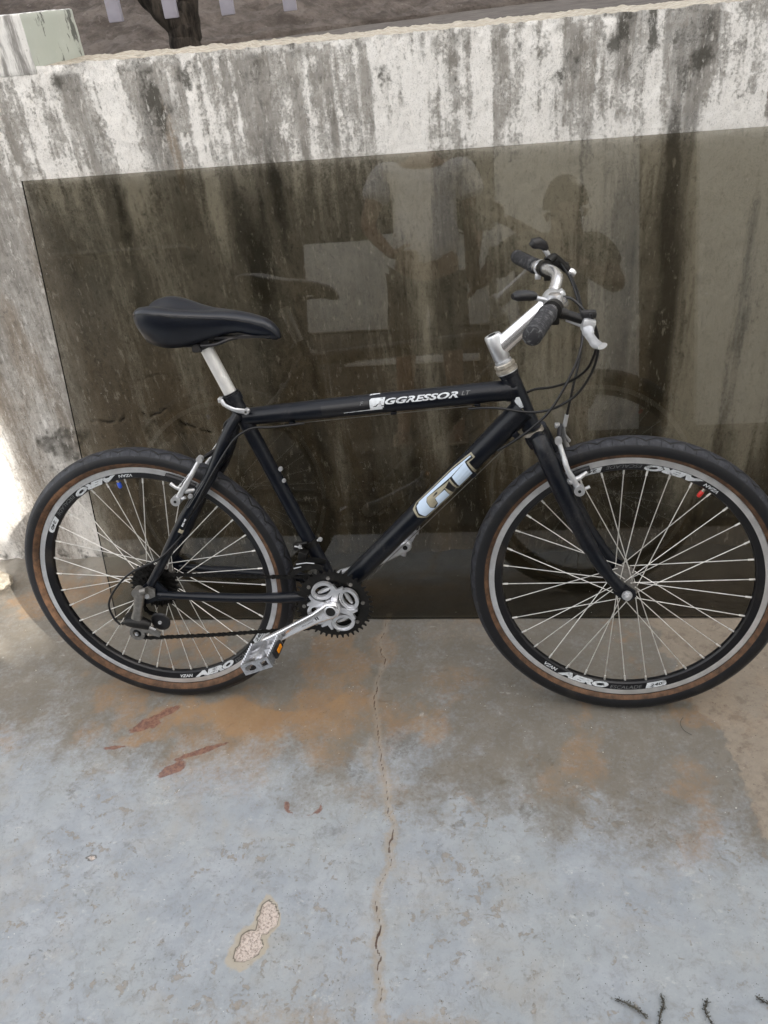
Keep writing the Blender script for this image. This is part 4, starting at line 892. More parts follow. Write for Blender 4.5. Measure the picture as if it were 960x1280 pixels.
def crank_arm(s, yb, ye):
    e = cd*(1 if s < 0 else -1); p = Vector((0, 1, 0)).cross(e); mb = MB(); rows = []
    T_ = [(-.0205, .004), (-.019, .010), (-.014, .0155), (-.006, .0195), (.004, .0205), (.018, .0175), (.040, .0140), (.090, .0128), (.135, .0122), (.155, .0128), (.168, .0135), (.176, .0125), (.181, .009), (.1835, .004)]
    for u, hw in T_:
        f = max(0, min(1, u/.17)); yc = yb+(ye-yb)*(f**1.1); c = BB+e*u+Vector((0, yc, 0)); th = .0090-.0022*math.sin(math.pi*min(1, max(0, f)))
        for k in range(16):
            a = 2*math.pi*k/16; ca_, sa_ = math.cos(a), math.sin(a)
            sq = lambda v: math.copysign(abs(v)**.55, v)
            rows.append(c+p*hw*sq(ca_)+Vector((0, 1, 0))*th*sq(sa_))
    n = 16; m_ = len(T_)
    F = [(i*n+k, i*n+(k+1) % n, (i+1)*n+(k+1) % n, (i+1)*n+k) for i in range(m_-1) for k in range(n)]+[tuple(range(n-1, -1, -1)), tuple((m_-1)*n+k for k in range(n))]
    mb.add(rows, F); o = mb.build('crank_arm', M['alu_bright'] if s < 0 else M['alu_white'], ck_, angle=50); return e, p
e, p = crank_arm(-1, -.0720, -.0830)
mb = MB(); mb.lathe([(0, -.0822), (.0098, -.0822), (.0108, -.0805), (.0108, -.078)], BB, n=24); mb.build('crank_bolt', M['dark_hole'], ck_)
mb = MB(); mb.lathe([(.0108, -.0812), (.0128, -.0818), (.0140, -.0805), (.0140, -.078)], BB, n=24); mb.build('crank_bolt_rim', M['alu'], ck_)
# printed marks on the arm
mb = MB()
def fa(u, v):   # u along the arm outwards, v across
    f = u/.17; return BB+e*u+p*v+Vector((0, -.0720-.0110*f**1.1-.0092+.0022*math.sin(math.pi*f), 0))
for u0 in (.0325, .0375): mb.add([fa(u0, -.0045), fa(u0+.003, -.0035), fa(u0+.003, .0045), fa(u0, .0035)], [(0, 1, 2, 3)])
V_, F_, w_, h_ = text_uv('SHIMANO', 1.0, .2)
mb.add([fa(.077-v[0]/w_*.030, -.0015-(v[1]/h_-.5)*-.004) for v in V_], F_)
mb.build('arm_print', M['print_black'], ck_, smooth=False)
e2, p2 = crank_arm(1, .0700, .0800)
ep = BB+e2*.17
mb = MB(); mb.lathe([(0, .0700), (.0056, .0700), (.0056, .0722)], Vector((ep.x, 0, ep.z)), n=16)
mb.build('hex_socket', M['dark_hole'], ck_)
mb = MB(); mb.prism([(BB.x+e2.x*a_+p2.x*b_, BB.z+e2.z*a_+p2.z*b_) for a_, b_ in ((.150, .004), (.150, -.004), (.120, -.003), (.120, .003))], .0712, .0716); mb.build('arm_recess', M['steel'], ck_)

def pedal(s, cx, cz, rot, lbl=None):
    pd = empty('pedal', bike); 
    if lbl: pd['label'] = lbl
    c, sn = math.cos(R(rot)), math.sin(R(rot))
    fr = lambda x, y, z: Vector((cx+x*c-z*sn, y, cz+x*sn+z*c))
    y0, y1 = (.090, .172); 
    mb = MB(); Rm = Matrix.Rotation(R(-rot), 3, 'Y')
    mb.tube([fr(0, s*.078, 0), fr(0, s*.094, 0), fr(0, s*.150, 0), fr(0, s*.158, 0)], [.0075, .0105, .0125, .008], 16); mb.build('spindle', M['pedal_metal'], pd)
    for xx in (-1, 1):
        # saw-toothed cage rail
        top = []; n = 9
        for i in range(n):
            yA = y0+(y1-y0)*i/n; w = (y1-y0)/n; top += [(yA+w*.1, .0105), (yA+w*.5, .0150), (yA+w*.9, .0105)]
        pts = [(y0, .010)]+top+[(y1, .010)]; L = len(pts)
        vs_ = []
        for x_ in (xx*.0315, xx*.0345):
            vs_ += [fr(x_, s*y, z) for y, z in pts]+[fr(x_, s*y, -z) for y, z in reversed(pts)]
        m_ = 2*L; mb = MB(); mb.add(vs_, [tuple(range(m_)), tuple(range(2*m_-1, m_-1, -1))]+[(i, (i+1) % m_, m_+(i+1) % m_, m_+i) for i in range(m_)])
        mb.build('cage_rail', M['pedal_metal'], pd, smooth=False)
    # end plate with a round and a square opening
    mb = MB()
    def plate(lo, hi, hole, yA, yB):
        O = []; I = []; n = 24
        for i in range(n):
            a = 2*math.pi*i/n+math.pi/4; cx_, cz_ = (lo+hi)/2, 0; hx = (hi-lo)/2
            sq = lambda v: max(-1, min(1, v*1.42)); O.append((cx_+hx*sq(math.cos(a)), cz_+.0130*sq(math.sin(a))))
            if hole == 'o': I.append((cx_+hx*.66*math.cos(a), .0088*math.sin(a)))
            else: I.append((cx_+hx*.58*sq(math.cos(a)), .0068*sq(math.sin(a))))
        mb.holed(O, I, s*yA, s*yB, frame=fr)
    plate(-.0340, .0060, 'o', y1, y1+.005); plate(.0064, .0340, 's', y1, y1+.005); mb.build('end_plate', M['pedal_metal'], pd, angle=30)
    mb = MB(); mb.box(fr(0, s*(y0+.002), 0), (.066, .004, .022), Rm, bev=.0015); mb.build('inner_plate', M['pedal_metal'], pd)
    mb = MB()
    for xx in (-1, 1): mb.tube([fr(0, s*.130, 0), fr(xx*.032, s*.130, 0)], [.008, .005], 8); mb.tube([fr(0, s*.105, 0), fr(xx*.032, s*.112, 0)], [.007, .004], 8)
    mb.build('pedal_web', M['pedal_metal'], pd)
    mb = MB(); mb.box(fr(.038, s*.128, -.002), (.007, .048, .018), Rm, bev=.002); mb.build('reflector_holder', M['plastic'], pd)
    mb = MB(); mb.box(fr(.0418, s*.128, -.002), (.0035, .026, .009), Rm, bev=.001); mb.build('reflector', M['amber'], pd)
pedal(-1, .270, .2153, 21, 'silver cage pedal nearest the camera'); pedal(1, ep.x, ep.z+.002, 60, 'silver cage pedal on the glass side')

# ---- chain (one joined run of links)
def chain_link_run(mb, pts, y):
    pts = [Vector(p_) for p_ in pts]; seg = [(pts[i+1]-pts[i]).length for i in range(len(pts)-1)]; tot = sum(seg); n = int(tot/.0127)
    def at(s_):
        for i, L_ in enumerate(seg):
            if s_ <= L_ or i == len(seg)-1: return pts[i].lerp(pts[i+1], s_/L_), (pts[i+1]-pts[i]).normalized()
            s_ -= L_
    for k in range(n):
        a_, d_ = at(k*.0127); b_, _ = at((k+1)*.0127); off = .0030 if k % 2 else .0018; d_ = (b_-a_).normalized(); p_ = Vector((0, 1, 0)).cross(d_)
        for sy in (-1, 1):
            sh_ = [a_-d_*.0036, a_-d_*.001+p_*.0040, a_+d_*.0035+p_*.0034, (a_+b_)/2+p_*.0025, b_-d_*.0035+p_*.0034, b_+d_*.001+p_*.0040, b_+d_*.0036, b_+d_*.001-p_*.0040, b_-d_*.0035-p_*.0034, (a_+b_)/2-p_*.0025, a_+d_*.0035-p_*.0034, a_-d_*.001-p_*.0040]
            mb.prism([(v.x, v.z) for v in sh_], a_.y+sy*off-.0005, a_.y+sy*off+.0005)
        mb.tube([a_+Vector((0, -.0042, 0)), a_+Vector((0, .0042, 0))], .0022, 6)
mb = MB(); yc = -.0405; rr = .0668
lo = [(-.0235, -.052, .1995), (.05, -.051, .2035), (.13, -.050, .2085), (.2360, -.046, .2161), (.33, -.043, .2225), (.385, yc, .2290)]
ringp = [(BB.x+rr*math.cos(R(a)), yc, BB.z+rr*math.sin(R(a))) for a in range(-108, 92, 8)]
up_ = [(.40, yc, .3585), (.30, -.042, .358), (.15, -.041, .361), (.02, -.041, .3635)]
casp = [(.0365*math.cos(R(a)), -.041, .327+.0365*math.sin(R(a))) for a in range(90, 235, 15)]
dr = [(-.030, -.045, .290), (-.022, -.05, .268), (.006, -.052, .262), (.012, -.052, .245), (-.02, -.052, .222), (-.052, -.052, .2175), (-.050, -.052, .201), (-.0235, -.052, .1985)]
chain_link_run(mb, lo+ringp+up_+casp+dr, yc); mb.build('chain', M['blackmetal'], bike, smooth=False)

# ---- derailleurs
rd = empty('rear_derailleur', bike)
mb = MB(); mb.prism([(-.014, .340), (.008, .350), (.022, .342), (.020, .325), (.004, .318), (-.014, .322)], -.0745, -.0690); mb.build('hanger', M['steel'], rd)
mb = MB(); mb.tube([(-.012, -.080, .338), (-.018, -.081, .315), (-.026, -.082, .290), (-.032, -.082, .272)], [.0125, .0115, .0105, .0135], 16, flat=(1, .75)); mb.tube([(-.016, -.088, .339), (-.016, -.068, .339)], .0115, 16); mb.tube([(-.006, -.084, .343), (.008, -.084, .346)], .0075, 12); mb.build('upper_arm', M['steel'], rd)
mb = MB(); mb.tube([(-.060, -.080, .262), (-.045, -.080, .262), (-.020, -.080, .258), (-.006, -.078, .250)], [.010, .014, .014, .011], 14); mb.box((-.050, -.070, .262), (.030, .024, .026), bev=.005); mb.build('parallelogram', M['blackmetal'], rd)
mb = MB(); n = 20
O = [(-.048+.0185*math.cos(2*math.pi*i/n), .222+.0185*math.sin(2*math.pi*i/n)) for i in range(n)]; I = [(-.048+.0105*math.cos(2*math.pi*i/n), .222+.0105*math.sin(2*math.pi*i/n)) for i in range(n)]
mb.holed(O, I, -.0690, -.0640); mb.prism([(-.052, .240), (-.028, .262), (-.018, .250), (.012, .226), (.006, .214), (-.020, .226), (-.036, .228)], -.0720, -.0680); mb.build('cage_plate', M['steel'], rd)
mb = MB(); gear(mb, (-.048, .2185), .0155, .0185, 11, -.054, -.050, .004); gear(mb, (.010, .248), .0155, .0185, 11, -.054, -.050, .004); mb.build('jockey_wheel', M['plastic'], rd, smooth=False)
mb = MB(); mb.lathe([(.004, -.060), (.018, -.060), (.0225, -.058), (.0235, -.0565), (.0215, -.0560), (.004, -.056)], (.0105, 0, .248), n=28); mb.build('guard_disc', M['plastic'], rd)
mb = MB(); mb.tube([(-.075, -.074, .252), (-.062, -.075, .258)], .0042, 10); mb.build('barrel_adjuster', M['blackmetal'], rd)
mb = MB(); mb.tube([(-.030, -.0835, .262), (-.012, -.0825, .252), (.006, -.080, .240)], [.0022, .0030, .0022], 8)
for q_ in ((-.048, -.0715, .2215), (.0105, -.0625, .248), (-.055, -.083, .262)): mb.lathe([(0, -.002), (.0040, -.0015), (.0046, .002)], q_, n=8)
mb.build('bolt_head', M['alu'], rd)
fd = empty('front_derailleur', bike)
mb = MB(); c = Vector((.3735, 0, .4225)); s_ax = (ST1-ST0).normalized(); mb.tube([c-s_ax*.006, c+s_ax*.006], .0190, 20); mb.box((.352, -.016, .421), (.026, .016, .016), bev=.003); mb.build('band', M['blackmetal'], fd)
mb = MB()
for y in (-.028, -.056): mb.prism([(.350, .394), (.372, .400), (.398, .398), (.412, .393), (.408, .383), (.390, .386), (.368, .383), (.350, .374), (.335, .362), (.332, .370)], y-.001, y+.001)
mb.box((.330, -.042, .366), (.006, .028, .010), bev=.001); mb.build('cage', M['blackmetal'], fd)
mb = MB(); mb.tube([(.352, -.0575, .3985), (.375, -.0578, .4020), (.392, -.0578, .4005)], .0012, 6); mb.tube([(.345, -.0575, .388), (.362, -.0578, .3925)], .0012, 6); mb.build('worn_edge', M['alu'], fd)
mb = MB(); mb.box((.362, -.030, .408), (.020, .024, .018), Matrix.Rotation(R(20), 3, 'Y'), bev=.003); mb.tube([(.350, -.022, .428), (.372, -.022, .432)], .0042, 10); mb.build('link', M['blackmetal'], fd)
mb = MB(); mb.lathe([(0, -.0245), (.0045, -.0245), (.0050, -.020)], (.402, 0, .4405), n=10); mb.tube([(.345, -.030, .428), (.352, -.030, .4265), (.362, -.032, .4235)], .0016, 8); mb.tube([(.395, -.018, .436), (.402, -.020, .440)], .0030, 8); mb.lathe([(0, -.034), (.0035, -.034), (.004, -.028)], (.357, 0, .427), n=10); mb.build('clamp_bolt', M['alu_white'], fd)

# ---- rim brakes
def vbrake(p_top, p_mid, p_piv, y, s, front):
    b = empty('rim_brake', bike); b['label'] = ('front' if front else 'rear')+(' brake arm, camera side' if s < 0 else ' brake arm, glass side')
    t_, m_, v_ = Vector(p_top), Vector(p_mid), Vector(p_piv)
    mb = MB(); mb.tube(smooth_path([t_, t_.lerp(m_, .5)+Vector((0, 0, 0)), m_, v_], 4), [.0048]*5+[.0054]*4+[.0064]*4, 12, flat=(1, .75)); mb.tube([t_+Vector((0, -.006, 0)), t_+Vector((0, .006, 0))], .0072, 12)
    mb.tube([v_+Vector((0, -.010, 0)), v_+Vector((0, .008, 0))], .0105, 14); mb.tube([v_+Vector((.012, 0, .002)), v_+Vector((.020, 0, .006))], .0035, 8); mb.build('brake_arm', M['alu_white'], b)
    mb = MB(); mb.lathe([(0, 0), (.0032, 0), (.0032, .001)], v_+Vector((0, -.0112, 0)), n=10); mb.build('arm_bolt', M['dark_hole'], b)
    g_ = v_.lerp(m_, .45); 
    return b, g_
def pad(b, a0, a1, cx, s, dist=.279):
    mb = MB(); pts = [(cx+dist*math.cos(R(a)), s*.0185, .327+dist*math.sin(R(a))) for a in np.linspace(a0, a1, 6)]
    mb.tube(pts, .0060, 10, flat=(1.0, .9)); mb.build('brake_pad', M['plastic'], b)
fa_ = [(.9024, -.045, .6626), (.9210, -.064, .606), (.9427, -.060, .5661)]
b, g_ = vbrake(*fa_, None, -1, True); pad(b, 107, 121, 1.0474, -1)
mb = MB(); mb.tube([g_+Vector((-.020, .010, -.004)), g_+Vector((-.006, 0, .000)), g_+Vector((.010, .004, .006)), g_+Vector((.024, .012, .014))], [.004, .0065, .005, .0035], 10); mb.build('pad_bolt', M['alu_white'], b)
b, g_ = vbrake((.9142, .045, .655), (.928, .062, .606), (.9427, .060, .5661), None, 1, True); pad(b, 107, 121, 1.0474, 1)
ra_ = [(.1727, -.045, .6408), (.1480, -.062, .603), (.1119, -.062, .5562)]
b, g_ = vbrake(*ra_, None, -1, False); pad(b, 60, 74, 0, -1)
mb = MB(); mb.tube([g_+Vector((-.024, .002, .016)), g_+Vector((-.014, 0, .008)), g_+Vector((.006, .006, -.004)), g_+Vector((.022, .012, -.004))], [.0042, .0035, .006, .0042], 10); mb.lathe([(0, -.010), (.0045, -.010), (.005, -.004)], g_+Vector((.018, 0, -.010)), n=10); mb.build('pad_bolt', M['alu_white'], b)
b, g_ = vbrake((.190, .040, .640), (.155, .062, .603), (.1119, .062, .5562), None, 1, False); pad(b, 60, 74, 0, 1)
# noodles and boots
nd = empty('brake_noodle', bike)
mb = MB(); mb.tube([(.9205, 0, .700), (.9160, 0, .676)], .0042, 10); mb.tube([(.9170, .002, .679), (.9150, .012, .668), (.9190, .022, .650), (.9280, .030, .634)], [.0034, .0030, .0030, .0042], 10); mb.box((.902, -.004, .6800), (.010, .012, .009), bev=.002); mb.build('noodle_pipe', M['alu_white'], nd)
mb = MB(); mb.tube([(.908, -.002, .680), (.906, -.018, .670), (.9045, -.034, .664)], [.0045, .0052, .0040], 10); mb.build('rubber_boot', M['plastic'], nd)
nd = empty('brake_noodle', bike)
mb = MB(); mb.tube([(.2177, 0, .688), (.2160, 0, .680)], .0042, 10); mb.tube([(.1990, .010, .655), (.1930, .016, .640), (.1860, .018, .622)], .0028, 8); mb.tube([(.1965, -.004, .6465), (.2000, -.008, .652)], .0048, 10); mb.build('noodle_pipe', M['alu_white'], nd)
mb = MB(); mb.tube([(.1960, -.004, .6455), (.1860, -.022, .6425), (.1760, -.038, .6405)], [.0050, .0055, .0040], 10); mb.build('rubber_boot', M['plastic'], nd)
# ------------------------------------------------------------------ behind the wall: lane, bank, tree, fence
def plain(name, c0, c1, scale=8, rough=.9, bump=.4, bd=.01, c2=None):
    t = NT(name); n1 = t.noise(scale, 6, .65); n2 = t.noise(scale*7, 5, .7)
    c = t.mix(t.ss(n1, .3, .7), c0, c1)
    if c2: c = t.mix(t.ss(n2, .55, .72, 0, .7), c, c2)
    t.p(Base_Color=c, Roughness=rough, Specular_IOR_Level=.2); t.bump(t.math('ADD', n1, t.math('MULTIPLY', n2, .5)), bump, bd); return t.m
bx = np.concatenate([np.arange(-14, -3.5, .35), np.arange(-3.5, 3.2, .03), np.arange(3.2, 14, .35)]); bv = np.concatenate([np.arange(-.24, 1.6, .03), np.arange(1.6, 9, .25)])
BX, BV = np.meshgrid(bx, bv)
YL = 3.60-.0*BX                                        # foot of the bank
YL = np.interp(BX, [-14, -1.15, .15, 14], [3.2, 3.28, 4.05, 9.0])
jag = (fbm(BX*6, BV*2.5, 301, 4)-.5)
BYY = YL+BV*.93*(BV > 0)+BV*.1+jag*.05; BZ = 1.235+.008+BV*.40+np.minimum(BV, 0)*.6+jag*.06*(BV > 0)+(fbm(BX*14+BV*5, BV*12, 303, 4, .6)-.5)*.085*sst(BV, 0, .06)+(np.abs(fbm(BX*3, BV*9, 305, 3)-.5)*-.10)*sst(BV, 0, .1)
t = NT('rough_earth_bank'); n1 = t.noise(7, 7, .7, vec=t.map((.5, 1, 1))); n2 = t.noise(45, 5, .75)
c = t.mix(t.ss(n1, .35, .65), (.060, .051, .046), (.135, .118, .108)); c = t.mix(t.ss(n2, .52, .7, 0, .7), c, (.055, .045, .04)); c = t.mix(t.ss(t.noise(20, 5, .7), .6, .72, 0, .6), c, (.19, .172, .16))
t.p(Base_Color=c, Roughness=.95, Specular_IOR_Level=.1); t.bump(t.math('ADD', n1, n2), .9, .02)
g = grid_mesh('earth_bank', np.stack([BX, BYY, BZ], -1), {}, t.m); tag(g, kind='structure')
m_lane = plain('trodden_dirt', (.060, .052, .047), (.10, .088, .08), 9, c2=(.05, .042, .038))
lx = np.arange(-14, 14.01, .12); lv = np.linspace(0, 1, 40); LX, LV = np.meshgrid(lx, lv)
LY = .70+(np.interp(LX, [-14, -1.15, .15, 14], [3.2, 3.28, 4.05, 9.0])+.03-.70)*LV
LZ = 1.225+(fbm(LX*3, LY*5, 311, 4)-.5)*.03
g = grid_mesh('lane', np.stack([LX, LY, LZ], -1), {}, m_lane); tag(g, kind='structure')
# tree
t = NT('dark_bark'); n1 = t.noise(1, 6, .7, vec=t.map((30, 30, 7))); c = t.mix(t.ss(n1, .35, .65), (.010, .009, .008), (.045, .038, .032)); t.p(Base_Color=c, Roughness=.95, Specular_IOR_Level=.1); t.bump(n1, .9, .012); m_bark = t.m
t = NT('tree_leaf'); t.p(Base_Color=t.mix(t.noise(3, 3), (.03, .055, .018), (.07, .11, .035)), Roughness=.6); m_leaf = t.m
tree = empty('tree', None, (-.655, 2.75, 1.2)); tag(tree, 'dark forked tree trunk rising from the dirt lane beyond the wall', 'tree')
mb = MB(); rng = random.Random(4)
def limb(P_, r0, r1, n=14):
    P_ = smooth_path(P_, 6); N = len(P_); P_ = [p_+Vector(((rng.random()-.5)*.012, (rng.random()-.5)*.012, 0)) for p_ in P_]
    mb.tube(P_, [r0+(r1-r0)*(i/(N-1)) for i in range(N)], n)
limb([(.02, 0, -.06), (.02, 0, .08), (.00, .0, .16), (-.12, .0, .30), (-.30, .05, .55), (-.5, .1, 1.1), (-.7, .1, 2.2)], .074, .045)
limb([(.03, 0, .02), (.055, .01, .16), (.075, .02, .35), (.10, .05, .8), (.3, .1, 1.5), (.5, .2, 2.4)], .050, .035)
limb([(-.5, .1, 1.1), (-.9, .3, 1.7), (-1.2, .3, 2.3)], .04, .02); limb([(.3, .1, 1.5), (.9, .3, 2.0), (1.3, .3, 2.5)], .035, .015); limb([(.1, .05, .8), (0, -.2, 1.5), (-.1, -.3, 2.3)], .035, .015)
mb.build('trunk', m_bark, tree)
rng2 = np.random.RandomState(5); nl = 5200
cent = np.array([(-.8, .1, 2.4), (-1.3, .4, 2.6), (.5, .2, 2.7), (1.2, .4, 2.6), (-.1, -.3, 2.6), (0, .3, 3.2), (-.7, 0, 3.1), (.8, 0, 3.1)])
ci = rng2.randint(0, len(cent), nl); pp = cent[ci]+rng2.normal(0, .36, (nl, 3))*[1, 1, .6]
mb = MB()
for i in range(nl):
    a = Vector(rng2.normal(0, 1, 3)).normalized(); b = a.cross(Vector(rng2.normal(0, 1, 3))).normalized(); c = Vector(pp[i]); L_ = .05+rng2.rand()*.04
    mb.v += [tuple(c), tuple(c+a*L_*.5+b*L_*.25), tuple(c+a*L_), tuple(c+a*L_*.5-b*L_*.25)]; k = len(mb.v)-4; mb.f.append((k, k+1, k+2, k+3)); mb.mi.append(0)
mb.build('crown', m_leaf, tree, smooth=False)
# picket fence above the wall
m_pick = simple('purple_grey_paint', (.30, .29, .345), .55, var=.1, vs=20, dirt=.5, dirtcol=(.30, .17, .09))
pk = empty('picket_fence', None, (0, 0, 0)); wall_frame(pk); tag(pk, 'purple grey picket fence whose bar ends hang above the left of the wall', 'fence')
for i, (x, z) in enumerate([(-.168, 1.404), (-.018, 1.399), (.132, 1.392), (.294, 1.386)]):
    mb = MB(); mb.box((x, 1.02, z+.40), (.034, .034, .80), Matrix.Rotation(R(12), 3, 'Z'), bev=.003); mb.build('picket', m_pick, pk)
mb = MB(); mb.box((.62, 1.055, 1.74), (3.0, .03, .05), bev=.003); mb.box((.62, 1.055, 2.12), (3.0, .03, .05), bev=.003); mb.build('rail', m_pick, pk)
for x in (-.85, 2.1):
    mb = MB(); mb.box((x, 1.06, 1.70), (.06, .06, 1.0), bev=.004); mb.build('post', m_pick, pk)

# ------------------------------------------------------------------ yard behind the camera (seen in the glass)
m_white = plain('white_render', (.74, .73, .70), (.84, .83, .80), 4, bump=.15, bd=.004)
m_grey = plain('grey_render', (.20, .20, .19), (.30, .30, .285), 3, bump=.2, bd=.004, c2=(.15, .145, .135))
m_darkr = plain('dark_render', (.05, .052, .055), (.085, .088, .09), 3, bump=.2, bd=.004)
m_brown = plain('damp_brown_render', (.15, .12, .085), (.23, .19, .14), 6, bump=.3, bd=.004, c2=(.07, .06, .045))
def solid(name, label, cat, boxes, mat, bev=.01, parent=None):
    mb = MB()
    for c, d in boxes: mb.box(c, d, bev=bev)
    o = mb.build(name, mat, parent)
    if cat: tag(o, label, cat)
    return o
o = solid('platform', None, None, [((.3, -5.35, .16), (7, 6.0, .36)), ((-1.2, -2.0, .158), (4.0, .74, .36))], plain('platform_concrete', (.055, .052, .045), (.10, .095, .085), 3)); tag(o, kind='structure')
o = solid('added_paving', None, None, [((.6, -2.05, .012), (8.4, 1.9, .05))], plain('added_dark_paving', (.035, .033, .028), (.07, .066, .056), 3)); tag(o, kind='structure')  # slab added behind the camera to keep low reflections in the glass dark
low = empty('parapet', None, (.2, -3.1, .34)); tag(low, 'low parapet with white upper slab and dark base across the yard from the bicycle', 'wall')
solid('slab', None, None, [((.03, 0, 1.005), (1.22, .10, .58))], m_white, parent=low); solid('base', None, None, [((.03, .03, .345), (1.18, .14, .69))], m_darkr, parent=low)
solid('ledge', None, None, [((.12, .10, .50), (.9, .08, .05))], m_white, parent=low)
solid('garden_pillar', 'tall white rendered wall panel standing behind the photographer', 'wall', [((1.32, -2.95, 1.25), (.86, .25, 2.5))], m_white)
solid('garden_wall', 'brown stained garden wall recess between two pale wall panels', 'wall', [((1.95, -3.2, 1.2), (.42, .2, 2.4))], m_brown)
solid('garden_wall', 'long pale grey garden wall at the right end of the yard', 'wall', [((3.2, -3.15, 1.2), (2.10, .25, 2.4))], plain('pale_grey_render', (.70, .69, .65), (.80, .79, .75), 3, bump=.2, bd=.004, c2=(.5, .49, .45)))
hw = empty('neighbour_house', None, (-1.6, -5.2, 0)); tag(hw, 'dark grey neighbouring house with pale window ledge across the yard', 'house')
solid('wall', None, None, [((0, 0, 1.4), (7.4, .3, 2.8))], plain('house_render', (.022, .023, .025), (.045, .045, .047), 3, bump=.2, bd=.004), parent=hw)
solid('ledge', None, None, [((2.15, .20, 1.96), (1.5, .12, .17))], m_white, parent=hw); solid('window', None, None, [((-.9, .16, 2.45), (1.6, .05, .75))], M['dark_hole'], parent=hw)
solid('side_wall', 'grey rendered side wall at the left end of the yard', 'wall', [((-2.55, -3.3, 1.05), (1.5, .2, 2.1))], m_darkr)
solid('thin_shelf', 'pale thin coping shelf fixed along the grey side wall', 'shelf', [((-1.72, -3.17, 1.69), (1.0, .14, .02)), ], m_grey, bev=.004)
# pot plants on the parapet
for i, (x, z, sz) in enumerate([(.02, 1.64, .10), (.72, 1.64, .17)]):
    pl = empty('plant', None, (x, -3.1, 1.63)); tag(pl, ['small sprig of leaves on the parapet left of the standing man', 'bushy green plant on the parapet between the two men'][i], 'plant')
    mb = MB(); rp = np.random.RandomState(7+i)
    for k in range(26+50*i):
        a = rp.rand()*6.28; e_ = rp.rand()*1.1; d = Vector((math.cos(a)*math.cos(e_), math.sin(a)*math.cos(e_), math.sin(e_))); b = d.cross(Vector((0, 0, 1))).normalized()
        c = Vector((0, 0, .0))+d*sz*rp.rand()*.6; L_ = sz*(.4+.4*rp.rand()); mb.v += [tuple(c), tuple(c+d*L_*.5+b*L_*.16), tuple(c+d*L_), tuple(c+d*L_*.5-b*L_*.16)]; kk_ = len(mb.v)-4; mb.f.append((kk_, kk_+1, kk_+2, kk_+3)); mb.mi.append(0)
    mb.tube([(0, 0, 0), (0, 0, sz*.5)], .004, 6)
    mb.build('leaves', m_leaf, pl, smooth=False)
# added unseen sun blocker; its opening and bar shape the sun patch
sdh = Vector((SUN_AZ[0], SUN_AZ[1], 0)).normalized(); ph = Vector((-sdh.y, sdh.x, 0))     # ph: sideways axis
DIST = 7.0; O_ = sdh*DIST
tan_e = math.tan(SUN_EL)
def occ(P_):      # where the ray from P_ towards the sun meets the blocker: (sideways, height)
    P_ = Vector(P_); k = (DIST-P_.dot(sdh)); return P_.dot(ph), P_.z+k*tan_e
bl = empty('sun_blocker', None, O_); bl.rotation_euler = (0, 0, math.atan2(ph.y, ph.x)); tag(bl, 'added tall plain building beyond the yard with a barred wall opening', 'occluder')
g0 = occ((-.645, .27, 0)); g1 = occ((-.44, .07, 0)); g2 = occ((-.635, .53, .45))
s_hi = max(g0[0], g1[0])
# blocker pieces around the opening (local x = sideways, z = height)
def block_piece(x0, x1, z0, z1, name='wall', mat=None, dy=0, th=.3): return solid(name, None, None, [(((x0+x1)/2, dy, (z0+z1)/2), (x1-x0, th, z1-z0))], mat or m_white, parent=bl, bev=0)  # one box of the added sun blocker
s_lo = g0[0]-.16; s_a = (g0[0]+g1[0])/2+.052; s_b = g2[0]+.0
z_0 = g1[1]-.02; z_1 = occ((-.80, .53, .02))[1]; z_2 = occ((-.50, .53, .72))[1]
block_piece(-6, s_lo, 0, 10.4); block_piece(s_b, 13, 0, 10.4); block_piece(s_lo, s_a, 0, z_0); block_piece(s_lo, s_b, z_2, 10.4); block_piece(s_a, s_b, 0, z_1)
mb = MB(); mb.box((s_a-.062, 0, (z_0+z_2)/2), (.045, .06, z_2-z_0-.01))
mb.build('bar', m_pick, bl, smooth=False)  # added bar, casts the dark stripe across the sun patch

# ------------------------------------------------------------------ people (reflected in the glass)
def skin(name, V, E, rad, mat, parent, sub=2, root=0):
    me = bpy.data.meshes.new(name); me.from_pydata([tuple(v) for v in V], E, []); me.materials.append(mat)
    o = bpy.data.objects.new(name, me); COL.objects.link(o); o.parent = parent
    o.modifiers.new('skin', 'SKIN'); sv = me.skin_vertices[0].data
    for i, r in enumerate(rad): sv[i].radius = r if isinstance(r, tuple) else (r, r)
    sv[root].use_root = True; sm = o.modifiers.new('sub', 'SUBSURF'); sm.levels = sub; sm.render_levels = sub
    for m_ in o.modifiers:
        if m_.type == 'SKIN': m_.use_smooth_shade = True
    return o
m_skin2 = simple('dark_brown_skin', (.12, .07, .045), .5, var=.06, vs=10); m_skin = simple('brown_skin', (.27, .155, .10), .5, var=.06, vs=10); m_hair = simple('black_hair', (.012, .010, .009), .6)
m_shirt = simple('pale_grey_cotton', (.72, .73, .78), .85, var=.08, vs=6, bump=.3); m_shorts = simple('black_cotton', (.018, .018, .02), .85); m_shirt2 = simple('dark_olive_cotton', (.075, .07, .055), .85, var=.1, vs=6)
m_sandal = simple('tan_sandal', (.30, .24, .18), .7); m_phone = simple('dark_phone_glass', (.015, .015, .018), .15)
